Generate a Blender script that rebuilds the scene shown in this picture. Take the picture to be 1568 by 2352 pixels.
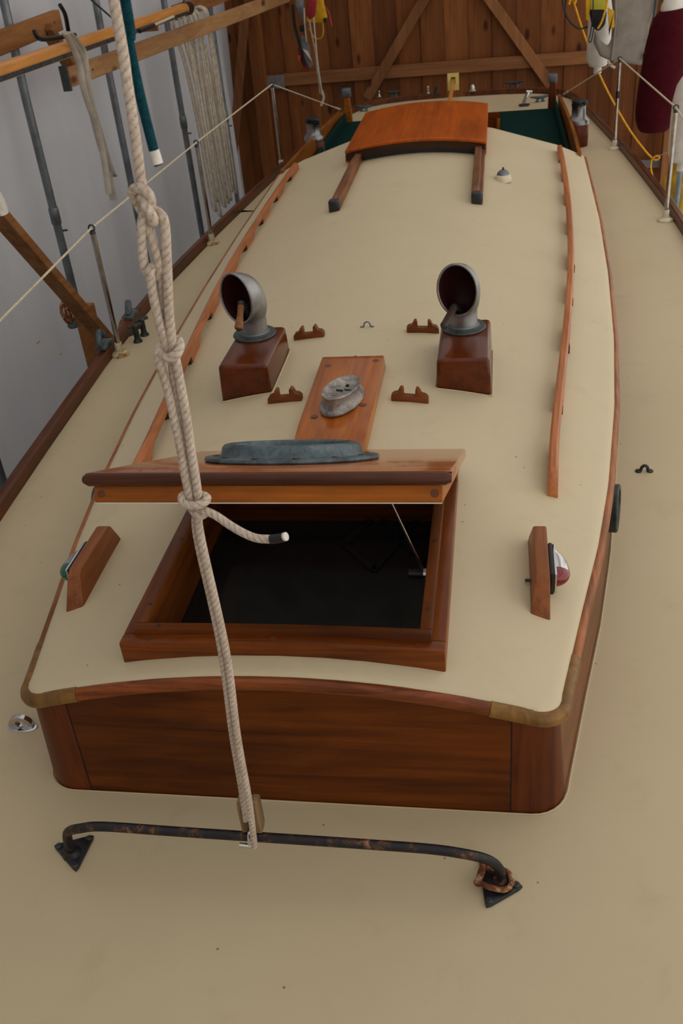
import bpy, bmesh, math, random
from mathutils import Vector, Matrix, Quaternion, noise
random.seed(7)
R_ = math.radians
SC = bpy.context.scene
for o in list(bpy.data.objects):
    bpy.data.objects.remove(o)
COL = SC.collection

# ------------------------------------------------------------------ camera
FPX = 2165.0
YAW, PIT, ROL = R_(11.22), R_(32.48), R_(-5.97)
CAM = Vector((0.465, 0.0, 1.72))
_f = Vector((-math.sin(YAW)*math.cos(PIT), math.cos(YAW)*math.cos(PIT), -math.sin(PIT)))
_r = Vector((math.cos(YAW), math.sin(YAW), 0))
_u = _r.cross(_f)
RGT = _r*math.cos(ROL) + _u*math.sin(ROL)
UPV = -_r*math.sin(ROL) + _u*math.cos(ROL)
FWD = _f
cd = bpy.data.cameras.new('camera')
cd.sensor_fit = 'VERTICAL'; cd.sensor_height = 36.0; cd.sensor_width = 24.0
cd.lens = FPX/2352*36.0
cd.clip_start = 0.02; cd.clip_end = 200
cd.dof.use_dof = True; cd.dof.focus_distance = 2.3; cd.dof.aperture_fstop = 9.0
cam = bpy.data.objects.new('camera', cd); COL.objects.link(cam)
cam.matrix_world = Matrix(((RGT.x, UPV.x, -FWD.x, CAM.x), (RGT.y, UPV.y, -FWD.y, CAM.y),
                           (RGT.z, UPV.z, -FWD.z, CAM.z), (0, 0, 0, 1)))
SC.camera = cam

# ------------------------------------------------------------------ world / exposure
SUN_E = 8.0
wd = bpy.data.worlds.new('world'); SC.world = wd; wd.use_nodes = True
bg = wd.node_tree.nodes['Background']
bg.inputs[0].default_value = (1.0, 0.985, 0.96, 1); bg.inputs[1].default_value = 1.0
SC.view_settings.view_transform = 'Standard'; SC.view_settings.look = 'None'
SC.view_settings.gamma = 1.0; SC.view_settings.use_curve_mapping = False
SC.view_settings.exposure = -0.39

sl_ = bpy.data.lights.new('sun', 'SUN'); sl_.energy = SUN_E; sl_.color = (1.0, .975, .91); sl_.angle = R_(2)
so_ = bpy.data.objects.new('sun', sl_); COL.objects.link(so_)
so_.rotation_euler = Vector((-.80, .12, -.58)).to_track_quat('-Z', 'Y').to_euler()
# ------------------------------------------------------------------ pixel -> place (photo 1568x2352)
def ray(px, py):
    return RGT*((px-784)/FPX) - UPV*((py-1176)/FPX) + FWD
def at(px, py, z=0.0):
    d = ray(px, py); return CAM + d*((z-CAM.z)/d.z)
def atX(px, py, X):
    d = ray(px, py); return CAM + d*((X-CAM.x)/d.x)
def atY(px, py, Y):
    d = ray(px, py); return CAM + d*((Y-CAM.y)/d.y)
def roofz(x, y):
    return .385 + .0226*(y-1.41) - .25*x*x
def atR(px, py, off=0.0):
    z = .4
    for i in range(50):
        p = at(px, py, z); z = .5*z + .5*(roofz(p.x, p.y)+off)
    return at(px, py, z)
def V(*a): return Vector(a)

# ------------------------------------------------------------------ materials
def lin(c):
    return tuple(((v/255)/12.92 if v/255 <= .04045 else ((v/255+.055)/1.055)**2.4) for v in c) + (1,)
MATS = {}
def base(name, rough=.5, metal=0, coat=0, spec=.5, crough=.08):
    m = bpy.data.materials.new(name); m.use_nodes = True
    nt = m.node_tree; b = nt.nodes['Principled BSDF']
    b.inputs['Roughness'].default_value = rough; b.inputs['Metallic'].default_value = metal
    b.inputs['Coat Weight'].default_value = coat; b.inputs['Coat Roughness'].default_value = crough
    b.inputs['Specular IOR Level'].default_value = spec
    MATS[name] = m
    return m, nt, b
def N(nt, t, **k):
    n = nt.nodes.new(t)
    for a, v in k.items():
        if a in n.inputs.keys(): n.inputs[a].default_value = v
        else: setattr(n, a, v)
    return n
def ramp(nt, src, stops):
    r = nt.nodes.new('ShaderNodeValToRGB'); e = r.color_ramp.elements
    while len(e) < len(stops): e.new(.5)
    for q, (p, c) in zip(e, stops):
        q.position = p; q.color = c if len(c) == 4 else lin(c)
    nt.links.new(src, r.inputs[0]); return r.outputs[0]
def coords(nt, scale=(1, 1, 1), kind='Object'):
    tc = nt.nodes.new('ShaderNodeTexCoord'); mp = nt.nodes.new('ShaderNodeMapping')
    mp.inputs['Scale'].default_value = scale
    nt.links.new(tc.outputs[kind], mp.inputs[0]); return mp.outputs[0]
def nz(nt, vec, scale, detail=4, rough=.55, dist=0):
    n = N(nt, 'ShaderNodeTexNoise', Scale=scale, Detail=detail, Roughness=rough, Distortion=dist)
    nt.links.new(vec, n.inputs['Vector']); return n.outputs[0]
def mix(nt, fac, a, b, mode='MIX'):
    m = nt.nodes.new('ShaderNodeMix'); m.data_type = 'RGBA'; m.blend_type = mode
    for s, i in ((fac, 0), (a, 6), (b, 7)):
        if isinstance(s, (int, float)): m.inputs[i].default_value = s
        elif isinstance(s, tuple): m.inputs[i].default_value = s if len(s) == 4 else lin(s)
        else: nt.links.new(s, m.inputs[i])
    return m.outputs[2]
def bump(nt, b, h, strength=.2, dist=.002):
    n = N(nt, 'ShaderNodeBump', Strength=strength, Distance=dist)
    nt.links.new(h, n.inputs['Height']); nt.links.new(n.outputs[0], b.inputs['Normal'])
def plain(name, col, rough=.5, metal=0, coat=0, spec=.5, var=.12, vscale=14, bmp=0, bscale=200):
    m, nt, b = base(name, rough, metal, coat, spec)
    v = coords(nt); f = nz(nt, v, vscale)
    lo = tuple(c*(1-var) for c in col); hi = tuple(min(255, c*(1+var)) for c in col)
    nt.links.new(ramp(nt, f, [(.3, lo), (.7, hi)]), b.inputs['Base Color'])
    if bmp: bump(nt, b, nz(nt, v, bscale, 2), bmp)
    return m
def wood(name, dark, light, axis='y', rough=.35, coat=.6, sc=1.0, stain=.35, knots=False, crough=.08, grain=.5, spec=.22):
    m, nt, b = base(name, rough, 0, coat, spec, crough)
    s = {'x': (.6, 14, 14), 'y': (14, .6, 14), 'z': (14, 14, .6)}[axis]
    v = coords(nt, tuple(q*sc for q in s))
    g = nz(nt, v, 3.0, 6, .65, .6)
    col = ramp(nt, g, [(.5-.2/max(grain, .1)*.5, dark), (.5+.2/max(grain, .1)*.5, light)])
    s2 = {'x': (1, 4, 4), 'y': (4, 1, 4), 'z': (4, 4, 1)}[axis]
    v2 = coords(nt, tuple(q*sc for q in s2))
    st = nz(nt, v2, 2.2, 4, .6, .4)
    stc = ramp(nt, st, [(.42, (255, 255, 255)), (.72, (90, 80, 75))])
    col = mix(nt, stain, col, stc, 'MULTIPLY')
    if knots:
        oi = nt.nodes.new('ShaderNodeObjectInfo')
        tone = ramp(nt, oi.outputs['Random'], [(0, (165, 160, 158)), (.5, (225, 220, 215)), (1, (255, 255, 250))])
        col = mix(nt, .8, col, tone, 'MULTIPLY')
        s3 = {'x': (.45, 1, 1), 'y': (1, .45, 1), 'z': (1, 1, .45)}[axis]
        v3 = coords(nt, s3)
        ad = N(nt, 'ShaderNodeVectorMath', operation='ADD'); nt.links.new(v3, ad.inputs[0])
        cmb = nt.nodes.new('ShaderNodeCombineXYZ'); ml = N(nt, 'ShaderNodeMath', operation='MULTIPLY'); ml.inputs[1].default_value = 37.0
        nt.links.new(oi.outputs['Random'], ml.inputs[0]); nt.links.new(ml.outputs[0], cmb.inputs[2]); nt.links.new(ml.outputs[0], cmb.inputs[0])
        nt.links.new(cmb.outputs[0], ad.inputs[1])
        vo = N(nt, 'ShaderNodeTexVoronoi', Scale=4.2, Randomness=1.0); nt.links.new(ad.outputs[0], vo.inputs['Vector'])
        kn = ramp(nt, vo.outputs['Distance'], [(.05, (35, 16, 8)), (.09, (120, 80, 60)), (.15, (255, 255, 255))])
        col = mix(nt, .8, col, kn, 'MULTIPLY')
    nt.links.new(col, b.inputs['Base Color'])
    rr = ramp(nt, g, [(.3, (rough*255*.8,)*3), (.7, (min(255, rough*255*1.2),)*3)])
    bump(nt, b, g, .08, .001)
    return m

# painted canvas deck: cream with grime patches and small specks
def deck_mat(name, c0, c1, speck=.5):
    m, nt, b = base(name, .55, 0, 0, .35)
    v = coords(nt)
    f = nz(nt, v, 1.3, 5, .6)
    col = ramp(nt, f, [(.3, c0), (.7, c1)])
    g = nz(nt, v, 7, 6, .7, .3)
    col = mix(nt, .3, col, ramp(nt, g, [(.55, (255, 255, 255)), (.85, (205, 194, 176))]), 'MULTIPLY')
    vo = N(nt, 'ShaderNodeTexVoronoi', Scale=16.0); nt.links.new(v, vo.inputs['Vector'])
    sz = nz(nt, v, 9, 2)
    th = N(nt, 'ShaderNodeMath', operation='MULTIPLY'); nt.links.new(sz, th.inputs[0]); th.inputs[1].default_value = .095
    lt = N(nt, 'ShaderNodeMath', operation='LESS_THAN'); nt.links.new(vo.outputs['Distance'], lt.inputs[0]); nt.links.new(th.outputs[0], lt.inputs[1])
    sel = N(nt, 'ShaderNodeMath', operation='GREATER_THAN'); sel.inputs[1].default_value = .5
    nt.links.new(vo.outputs['Color'], sel.inputs[0])
    mm = N(nt, 'ShaderNodeMath', operation='MULTIPLY'); nt.links.new(lt.outputs[0], mm.inputs[0]); nt.links.new(sel.outputs[0], mm.inputs[1])
    m2 = N(nt, 'ShaderNodeMath', operation='MULTIPLY'); nt.links.new(mm.outputs[0], m2.inputs[0]); m2.inputs[1].default_value = speck
    col = mix(nt, m2.outputs[0], col, (70, 50, 30))
    nt.links.new(col, b.inputs['Base Color'])
    bump(nt, b, nz(nt, v, 420, 2), .12, .0008)
    return m
deck_mat('deck_paint', (200, 182, 148), (205, 188, 154), .6)
deck_mat('roof_paint', (206, 190, 156), (211, 195, 162), .55)

wood('mahogany_panel', (80, 33, 2), (122, 60, 6), 'x', .5, .03, .7, .75, grain=.6)
wood('mahogany_side', (96, 46, 12), (134, 72, 24), 'y', .4, .12, .8, .5, grain=.7)
wood('mahogany_post', (82, 33, 6), (112, 50, 12), 'z', .45, .1, 1, .4, grain=.7)
wood('varnish_x', (96, 42, 8), (148, 76, 20), 'x', .35, .15, 1.2, .55)
wood('varnish_y', (98, 46, 12), (148, 78, 26), 'y', .35, .15, 1.2, .5)
wood('pad_wood', (150, 74, 16), (190, 108, 34), 'y', .28, .3, .7, .4, grain=.6)
wood('lid_wood', (156, 80, 30), (190, 106, 44), 'x', .22, .3, .8, .3, crough=.05, grain=.7, spec=.4)
wood('dark_edge', (58, 26, 12), (98, 50, 22), 'x', .35, .2, 1.2, .5)
wood('skirt_wood', (144, 74, 14), (190, 108, 28), 'x', .45, .05, 1.4, .4)
wood('vent_box_wood', (80, 30, 4), (106, 46, 8), 'y', .28, .3, .8, .45, crough=.05, grain=.6)
wood('rail_trim', (100, 44, 10), (168, 88, 34), 'x', .32, .3, 1.5, .65)
wood('rail_trim_y', (124, 70, 36), (190, 118, 66), 'y', .45, .1, 1.5, .6)
wood('corner_ash', (112, 76, 30), (150, 108, 50), 'z', .4, .2, .8, .6, grain=.6)
wood('teak_rail', (166, 94, 50), (198, 124, 74), 'y', .42, .12, 1.0, .3, grain=.7)
wood('teak_chock', (104, 52, 20), (142, 78, 36), 'x', .5, .08, 1.5, .4)
wood('toe_wood', (70, 34, 14), (116, 62, 28), 'y', .4, .12, 1.0, .6)
wood('slide_wood', (158, 68, 8), (190, 92, 16), 'y', .42, .03, .8, .35, grain=.5, spec=.1)
wood('slide_dark', (104, 62, 36), (156, 100, 62), 'y', .5, .08, 1.0, .6)
wood('coaming_wood', (124, 68, 14), (176, 104, 30), 'y', .35, .2, .8, .4)
wood('lumber', (214, 154, 100), (240, 192, 136), 'y', .7, 0, .7, .3, True)
wood('lumber_brown', (140, 90, 50), (180, 124, 74), 'y', .7, 0, .7, .4, True)
wood('board_wood', (120, 68, 32), (156, 96, 50), 'z', .7, 0, .5, .4, True, grain=.5)
wood('brace_wood', (140, 90, 54), (178, 122, 78), 'z', .7, 0, .5, .35, True, grain=.5)
wood('batten_wood', (140, 90, 54), (180, 124, 80), 'x', .7, 0, .5, .35, True, grain=.5)
wood('boom_wood', (196, 126, 56), (226, 160, 88), 'y', .35, .3, .6, .2, grain=.6)
wood('board_teak', (124, 68, 32), (164, 98, 54), 'y', .45, .12, 1.2, .45)
wood('slide_black', (40, 24, 14), (66, 40, 24), 'x', .5, .05, 1.0, .4)
wood('handle_wood', (120, 72, 40), (164, 110, 66), 'z', .5, .1, 2.0, .4)
plain('handle_dark', (58, 36, 30), .5)
wood('block_wood', (104, 82, 56), (160, 130, 92), 'z', .6, .1, 3.0, .6)
plain('drum_metal', (140, 140, 142), .3, 1.0, var=.08)
plain('chrome', (205, 205, 208), .16, 1.0, var=.06)
plain('steel_tube', (170, 165, 158), .22, 1.0, var=.1, vscale=30)
plain('galv', (120, 126, 130), .45, .75, var=.15, vscale=8)
plain('dark_metal', (62, 66, 66), .5, .6, var=.25, vscale=30)
plain('black_plastic', (16, 16, 18), .45, var=.1)
plain('black_paint', (24, 24, 30), .4, spec=.6, var=.3, vscale=30)
plain('rubber_grey', (66, 72, 70), .55, .2, var=.2, vscale=40)
plain('cowl_metal', (150, 150, 150), .42, .85, var=.14, vscale=18, bmp=.05, bscale=120)
plain('cowl_red', (54, 9, 6), .6, var=.2)
plain('green_cushion', (5, 44, 40), .9, spec=.1, var=.08, vscale=60, bmp=.3, bscale=700)
plain('burgundy', (66, 13, 21), .95, spec=.1, var=.12, vscale=20, bmp=.3, bscale=600)
plain('white_vinyl', (214, 208, 198), .45, var=.06)
plain('canvas_grey', (146, 137, 127), .8, var=.08, vscale=9, bmp=.5, bscale=25)
plain('webbing', (190, 180, 165), .8, var=.08)
plain('line_white', (205, 192, 165), .8, var=.1, vscale=80)
plain('coil_rope', (198, 186, 166), .85, var=.12, vscale=30)
plain('yellow_cloth', (212, 160, 10), .7, var=.1)
plain('oilskin', (168, 128, 8), .6, var=.2, vscale=8)
plain('yellow_rope', (224, 160, 20), .7, var=.12, vscale=60)
plain('lime_cloth', (196, 188, 60), .7, var=.1)
plain('red_cloth', (150, 20, 26), .7, var=.15)
plain('orange_cloth', (210, 70, 30), .7)
plain('black_cloth', (22, 20, 22), .8)
plain('grey_cloth', (120, 116, 118), .8, var=.15)
plain('yellow_paint', (226, 205, 120), .5, var=.08)
plain('cream_enamel', (214, 204, 176), .35, var=.08)
plain('hull_white', (215, 212, 200), .35, var=.03)
plain('ground', (120, 110, 98), .95, var=.25, vscale=6)
plain('dark_cabin', (10, 8, 7), .9)
plain('green_cable', (20, 40, 34), .5)
plain('white_paint', (225, 220, 210), .5)
plain('tape_white', (220, 214, 204), .8, var=.08, vscale=60)
plain('screw', (70, 58, 44), .5, .5, var=.3, vscale=300)
plain('plug_wood', (98, 48, 18), .4, 0, .1)
# glossy dark pane in the hatch
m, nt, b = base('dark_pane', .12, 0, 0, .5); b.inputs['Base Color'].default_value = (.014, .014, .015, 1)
m, nt, b = base('lens_red', .1, 0, .5); b.inputs['Base Color'].default_value = lin((150, 10, 18)); b.inputs['Transmission Weight'].default_value = .35
m, nt, b = base('lens_green', .1, 0, .5); b.inputs['Base Color'].default_value = lin((10, 110, 84)); b.inputs['Transmission Weight'].default_value = .35
m, nt, b = base('glass_dull', .25, 0, 0, .5); b.inputs['Base Color'].default_value = lin((70, 66, 50))
# aged bronze with verdigris
m, nt, b = base('bronze', .5, .35)
v = coords(nt); f = nz(nt, v, 16, 6, .65, .4)
c = ramp(nt, f, [(.32, (50, 52, 52)), (.5, (86, 100, 106)), (.62, (104, 120, 126)), (.74, (140, 136, 116))])
g = nz(nt, v, 60, 4, .7)
nt.links.new(mix(nt, .5, c, ramp(nt, g, [(.5, (255, 255, 255)), (.75, (110, 92, 70))]), 'MULTIPLY'), b.inputs['Base Color'])
bump(nt, b, g, .3)
# weathered cast metal
m, nt, b = base('cast_lead', .55, .55)
v = coords(nt); f = nz(nt, v, 26, 6, .7, .3)
nt.links.new(ramp(nt, f, [(.3, (92, 88, 90)), (.5, (152, 146, 142)), (.7, (196, 188, 176))]), b.inputs['Base Color'])
bump(nt, b, nz(nt, v, 140, 4), .5)
# rusty black-painted rod
m, nt, b = base('rusty_black', .5, .1)
v = coords(nt); f = nz(nt, v, 28, 6, .7, .2)
c = ramp(nt, f, [(.50, (24, 23, 27)), (.58, (52, 38, 32)), (.64, (110, 66, 40)), (.74, (160, 124, 100))])
nt.links.new(c, b.inputs['Base Color']); bump(nt, b, f, .4, .001)
m, nt, b = base('rust', .8, .1)
v = coords(nt); f = nz(nt, v, 40, 6, .7, .2)
nt.links.new(ramp(nt, f, [(.35, (60, 30, 18)), (.5, (126, 66, 30)), (.65, (196, 176, 130))]), b.inputs['Base Color']); bump(nt, b, f, .5, .001)
m, nt, b = base('rusty_enamel', .5)
v = coords(nt); f = nz(nt, v, 22, 5, .7, .2)
nt.links.new(ramp(nt, f, [(.40, (206, 198, 174)), (.52, (200, 176, 120)), (.62, (130, 70, 30)), (.74, (80, 44, 26))]), b.inputs['Base Color'])
# rope with helical fleck (UV: u metres along, v around)
def rope_mat(name, c0, c1, fleck, k, fl=.75):
    m, nt, b = base(name, .9, 0, 0, .15)
    uv = coords(nt, (1, 1, 1), 'UV')
    sp = nt.nodes.new('ShaderNodeSeparateXYZ'); nt.links.new(uv, sp.inputs[0])
    a0 = N(nt, 'ShaderNodeMath', operation='MULTIPLY'); a0.inputs[1].default_value = 3.0
    nt.links.new(sp.outputs[1], a0.inputs[0])
    a = N(nt, 'ShaderNodeMath', operation='MULTIPLY_ADD'); a.inputs[1].default_value = k
    nt.links.new(sp.outputs[0], a.inputs[0]); nt.links.new(a0.outputs[0], a.inputs[2])
    fr = N(nt, 'ShaderNodeMath', operation='FRACT'); nt.links.new(a.outputs[0], fr.inputs[0])
    o = coords(nt)
    n1 = nz(nt, o, 160, 3, .6)
    col = ramp(nt, n1, [(.3, c0), (.7, c1)])
    band = ramp(nt, fr.outputs[0], [(0, (232, 224, 216)), (.35, (255, 255, 255)), (.62, (255, 255, 255)), (1, (232, 224, 216))])
    col = mix(nt, .9, col, band, 'MULTIPLY')
    ln = ramp(nt, fr.outputs[0], [(.0, (0, 0, 0)), (.03, (255, 255, 255)), (.09, (255, 255, 255)), (.12, (0, 0, 0))])
    dn = nz(nt, o, 420, 2)
    dash = ramp(nt, dn, [(.48, (0, 0, 0)), (.56, (255, 255, 255))])
    fk = N(nt, 'ShaderNodeMath', operation='MULTIPLY'); nt.links.new(ln, fk.inputs[0]); nt.links.new(dash, fk.inputs[1])
    f2 = N(nt, 'ShaderNodeMath', operation='MULTIPLY'); nt.links.new(fk.outputs[0], f2.inputs[0]); f2.inputs[1].default_value = fl
    col = mix(nt, f2.outputs[0], col, fleck)
    st = nz(nt, o, 18, 3)
    col = mix(nt, .35, col, ramp(nt, st, [(.45, (255, 255, 255)), (.75, (170, 140, 110))]), 'MULTIPLY')
    nt.links.new(col, b.inputs['Base Color'])
    wv = N(nt, 'ShaderNodeTexWave', Scale=1.0); 
    w2 = ramp(nt, fr.outputs[0], [(0, (0, 0, 0)), (.5, (255, 255, 255)), (1, (0, 0, 0))])
    hh = mix(nt, .5, w2, n1)
    bump(nt, b, hh, .45, .0012)
rope_mat('rope_beige', (188, 172, 156), (222, 206, 190), (70, 60, 54), 88)
rope_mat('rope_teal', (8, 50, 60), (18, 76, 86), (6, 30, 36), 260, .9)
# tent fabric: white sheeting that lets daylight through
def fabric_mat(name, k, tc):
    m, nt, b = base(name, .7, 0, 0, .15)
    v = coords(nt, (1, 1, .4)); f = nz(nt, v, 2.2, 3)
    nt.links.new(ramp(nt, f, [(.3, (188, 188, 192)), (.7, (206, 205, 207))]), b.inputs['Base Color'])
    tr = nt.nodes.new('ShaderNodeBsdfTranslucent'); tr.inputs[0].default_value = tc
    mx = nt.nodes.new('ShaderNodeMixShader'); mx.inputs[0].default_value = k
    nt.links.new(b.outputs[0], mx.inputs[1]); nt.links.new(tr.outputs[0], mx.inputs[2])
    nt.links.new(mx.outputs[0], nt.nodes['Material Output'].inputs[0])
fabric_mat('tent_fabric', .22, (.6, .6, .62, 1))
fabric_mat('tent_roof', .36, (.75, .75, .75, 1))
fabric_mat('tent_side', .55, (.82, .82, .82, 1))

# ------------------------------------------------------------------ mesh helpers
def BM(): return bmesh.new()
def hexa(bm, p):
    v = [bm.verts.new(q) for q in p]
    for f in ((3, 2, 1, 0), (4, 5, 6, 7), (0, 1, 5, 4), (1, 2, 6, 5), (2, 3, 7, 6), (3, 0, 4, 7)):
        bm.faces.new([v[i] for i in f])
    return v
def box(bm, c, s, rot=None):
    c = Vector(c); h = Vector(s)/2
    ps = [Vector((a*h.x, b_*h.y, d*h.z)) for d in (-1, 1) for a, b_ in ((-1, -1), (1, -1), (1, 1), (-1, 1))]
    if rot is not None: ps = [rot @ p for p in ps]
    return hexa(bm, [c+p for p in ps])
def beam(bm, a, b_, w, h, up=V(0, 0, 1)):
    a = Vector(a); b_ = Vector(b_); d = (b_-a).normalized()
    s = d.cross(up).normalized(); u = s.cross(d).normalized()
    ps = []
    for q in (a, b_):
        for i, j in ((-1, -1), (1, -1), (1, 1), (-1, 1)): ps.append(q + s*(i*w/2) + u*(j*h/2))
    return hexa(bm, ps)
def bev(bm, w, seg=2, ang=30):
    bm.normal_update()
    es = [e for e in bm.edges if len(e.link_faces) == 2 and e.calc_face_angle(0) > R_(ang)]
    bmesh.ops.bevel(bm, geom=es, offset=w, segments=seg, profile=.5, affect='EDGES', clamp_overlap=True)
    return bm
def loft(bm, rings, closed=True, cap=True, flip=False):
    vs = [[bm.verts.new(p) for p in r] for r in rings]; n = len(rings[0])
    for a, b_ in zip(vs, vs[1:]):
        for i in range(n if closed else n-1):
            j = (i+1) % n
            q = [a[i], a[j], b_[j], b_[i]]
            bm.faces.new(q[::-1] if flip else q)
    if cap and closed:
        bm.faces.new(vs[0][::-1] if not flip else vs[0]); bm.faces.new(vs[-1] if not flip else vs[-1][::-1])
    return vs
def cr(pts, n=8, closed=False):
    P = [Vector(p) for p in pts]; out = []; m = len(P)
    for i in range(m if closed else m-1):
        if closed: a, b_, c, d = P[(i-1) % m], P[i], P[(i+1) % m], P[(i+2) % m]
        else: a, b_, c, d = P[max(i-1, 0)], P[i], P[i+1], P[min(i+2, m-1)]
        for k in range(n):
            t = k/n
            out.append(.5*((2*b_) + (c-a)*t + (2*a-5*b_+4*c-d)*t*t + (3*b_-a-3*c+d)*t**3))
    if not closed: out.append(P[-1])
    return out
def tube(bm, pts, r, n=10, closed=False, flat=None, cap=True, up=None):
    P = [Vector(p) for p in pts]; m = len(P)
    rr = r if isinstance(r, (list, tuple)) else [r]*m
    uvl = bm.loops.layers.uv.verify()
    T = []
    for i in range(m):
        if closed: t = P[(i+1) % m]-P[i-1]
        else: t = P[min(i+1, m-1)]-P[max(i-1, 0)]
        T.append(t.normalized())
    ref = Vector(up) if up is not None else (V(0, 0, 1) if abs(T[0].z) < .9 else V(0, 1, 0))
    s = T[0].cross(ref).normalized(); L = [0]
    vs = []
    for i in range(m):
        if i:
            if up is None:
                q = T[i-1].rotation_difference(T[i]); s = q @ s
            else:
                s = T[i].cross(ref).normalized()
            s = (s - T[i]*s.dot(T[i])).normalized()
            L.append(L[-1]+(P[i]-P[i-1]).length)
        w = s.cross(T[i]).normalized()
        fx, fy = (1, 1) if flat is None else flat
        vs.append([bm.verts.new(P[i] + s*(rr[i]*fx*math.cos(2*math.pi*k/n)) + w*(rr[i]*fy*math.sin(2*math.pi*k/n))) for k in range(n)])
    for i in range(m if closed else m-1):
        j = (i+1) % m; l0 = L[i]; l1 = L[j] if j else L[i]+(P[0]-P[-1]).length
        for k in range(n):
            k2 = (k+1) % n
            f = bm.faces.new((vs[i][k], vs[j][k], vs[j][k2], vs[i][k2]))
            for lp, uvv in zip(f.loops, ((l0, k/n), (l1, k/n), (l1, (k+1)/n), (l0, (k+1)/n))): lp[uvl].uv = uvv
    if cap and not closed:
        bm.faces.new(vs[0]); bm.faces.new(vs[-1][::-1])
    return vs
def lathe(bm, prof, n=24, c=(0, 0, 0), rot=None, sx=1, sy=1):
    c = Vector(c); rings = []
    for r, z in prof:
        ring = []
        for k in range(n):
            a = 2*math.pi*k/n; p = V(r*sx*math.cos(a), r*sy*math.sin(a), z)
            if rot is not None: p = rot @ p
            ring.append(c+p)
        rings.append(ring)
    return loft(bm, rings)
def prism(bm, poly, off):
    """polygon of 3-D points extruded by vector off"""
    off = Vector(off); a = [bm.verts.new(Vector(p)) for p in poly]; b_ = [bm.verts.new(Vector(p)+off) for p in poly]
    n = len(a); bm.faces.new(a[::-1]); bm.faces.new(b_)
    for i in range(n): bm.faces.new((a[i], a[(i+1) % n], b_[(i+1) % n], b_[i]))
def ring_torus(bm, c, ax, R, r, n=24, m=8, sx=1, sy=1, xd=None):
    ax = Vector(ax).normalized(); x = Vector(xd) if xd else (V(1, 0, 0) if abs(ax.x) < .9 else V(0, 1, 0))
    x = (x-ax*x.dot(ax)).normalized(); y = ax.cross(x)
    tube(bm, [Vector(c)+x*(R*sx*math.cos(2*math.pi*k/n))+y*(R*sy*math.sin(2*math.pi*k/n)) for k in range(n)], r, m, True)
def rootloc(p):
    l = Vector((0, 0, 0))
    while p is not None: l += p.location; p = p.parent
    return l
def O(name, bm, mat, parent=None, smooth=True, ang=35):
    bmesh.ops.recalc_face_normals(bm, faces=bm.faces[:])
    L = rootloc(parent)
    if L.length: bmesh.ops.translate(bm, verts=bm.verts[:], vec=-L)
    me = bpy.data.meshes.new(name); bm.to_mesh(me); bm.free()
    me.materials.append(MATS[mat])
    if smooth:
        me.shade_smooth()
        me.set_sharp_from_angle(angle=R_(ang))
    o = bpy.data.objects.new(name, me); COL.objects.link(o)
    if parent is not None: o.parent = parent
    return o
def thing(name, loc, label=None, cat=None, group=None):
    o = bpy.data.objects.new(name, None); COL.objects.link(o); o.location = loc; o.empty_display_size = .1
    return tag(o, label, cat, group)
def tag(o, label=None, cat=None, group=None, kind=None):
    if label: o['label'] = label
    if cat: o['category'] = cat
    if group: o['group'] = group
    if kind: o['kind'] = kind
    return o
def recenter(o):
    """move a single-mesh thing's origin to its base centre"""
    me = o.data; xs = [v.co for v in me.vertices]
    c = V((min(v.x for v in xs)+max(v.x for v in xs))/2, (min(v.y for v in xs)+max(v.y for v in xs))/2, min(v.z for v in xs))
    me.transform(Matrix.Translation(-c)); o.location = o.location + c
    return o
def dup(root, loc=None, rotz=None, label=None):
    r = root.copy(); COL.objects.link(r)
    if loc is not None: r.location = loc
    if rotz is not None: r.rotation_euler = (0, 0, rotz)
    if label: r['label'] = label
    for ch in list(root.children):
        c = ch.copy(); COL.objects.link(c); c.parent = r
        for g in list(ch.children):
            d = g.copy(); COL.objects.link(d); d.parent = c
    return r
def interp(tab, y):
    if y <= tab[0][0]: return tab[0][1]
    for (a, p), (b_, q) in zip(tab, tab[1:]):
        if y <= b_: return p+(q-p)*(y-a)/(b_-a)
    return tab[-1][1]

# ================================================================== SETTING
YW = 11.7; XL = -2.45; XR = 2.62; ZG = -2.0
# ground
bm = BM(); box(bm, (0, 5, ZG-.05), (16, 22, .1)); tag(O('floor', bm, 'ground'), kind='structure')
# tent fabric, left and right, hung in soft vertical folds
def fabric(name, X, y0, y1, z0, z1, sgn, mat='tent_fabric'):
    bm = BM(); ny, nzz = 260, 14
    for i in range(ny+1):
        y = y0+(y1-y0)*i/ny; col = []
        for j in range(nzz+1):
            z = z0+(z1-z0)*j/nzz
            fold = .06*noise.noise(V(y*2.3, z*.22, 3.1*sgn)) + .022*math.sin(y*7.5+.5*z+2*noise.noise(V(y, z*.3, 9))) + .04*noise.noise(V(y*.6, z*.5, 5)) + .03*noise.noise(V(y*5, z*.3, 7))
            lean = sgn*.05*max(0, z-.8)**1.5
            col.append(V(X+fold-lean, y, z))
        col = [bm.verts.new(p) for p in col]
        if i:
            for j in range(nzz): bm.faces.new((prev[j], col[j], col[j+1], prev[j+1]))
        prev = col
    return tag(O(name, bm, mat, ang=180), kind='structure')
fabric('wall_left', XL-.16, -4, YW+.1, ZG, 3.0, -1)
fabric('wall_right', XR+.16, -4, YW+.1, ZG, 3.0, 1, 'tent_side')
bm = BM(); ny = 120; cols = []
for i in range(ny+1):
    x = XL-.1+(XR-XL+.2)*i/ny
    cols.append([V(x, -4+.03*math.sin(x*6)+.05*noise.noise(V(x*2, z*.3, 2)), z) for z in (ZG, -.8, .4, 1.6, 3.0, 4.4)])
loft(bm, cols, False, False); tag(O('wall_front', bm, 'tent_fabric', ang=180), kind='structure')  # unseen tent end, added to dim the light coming from the bow
bm = BM(); rows = []
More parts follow.
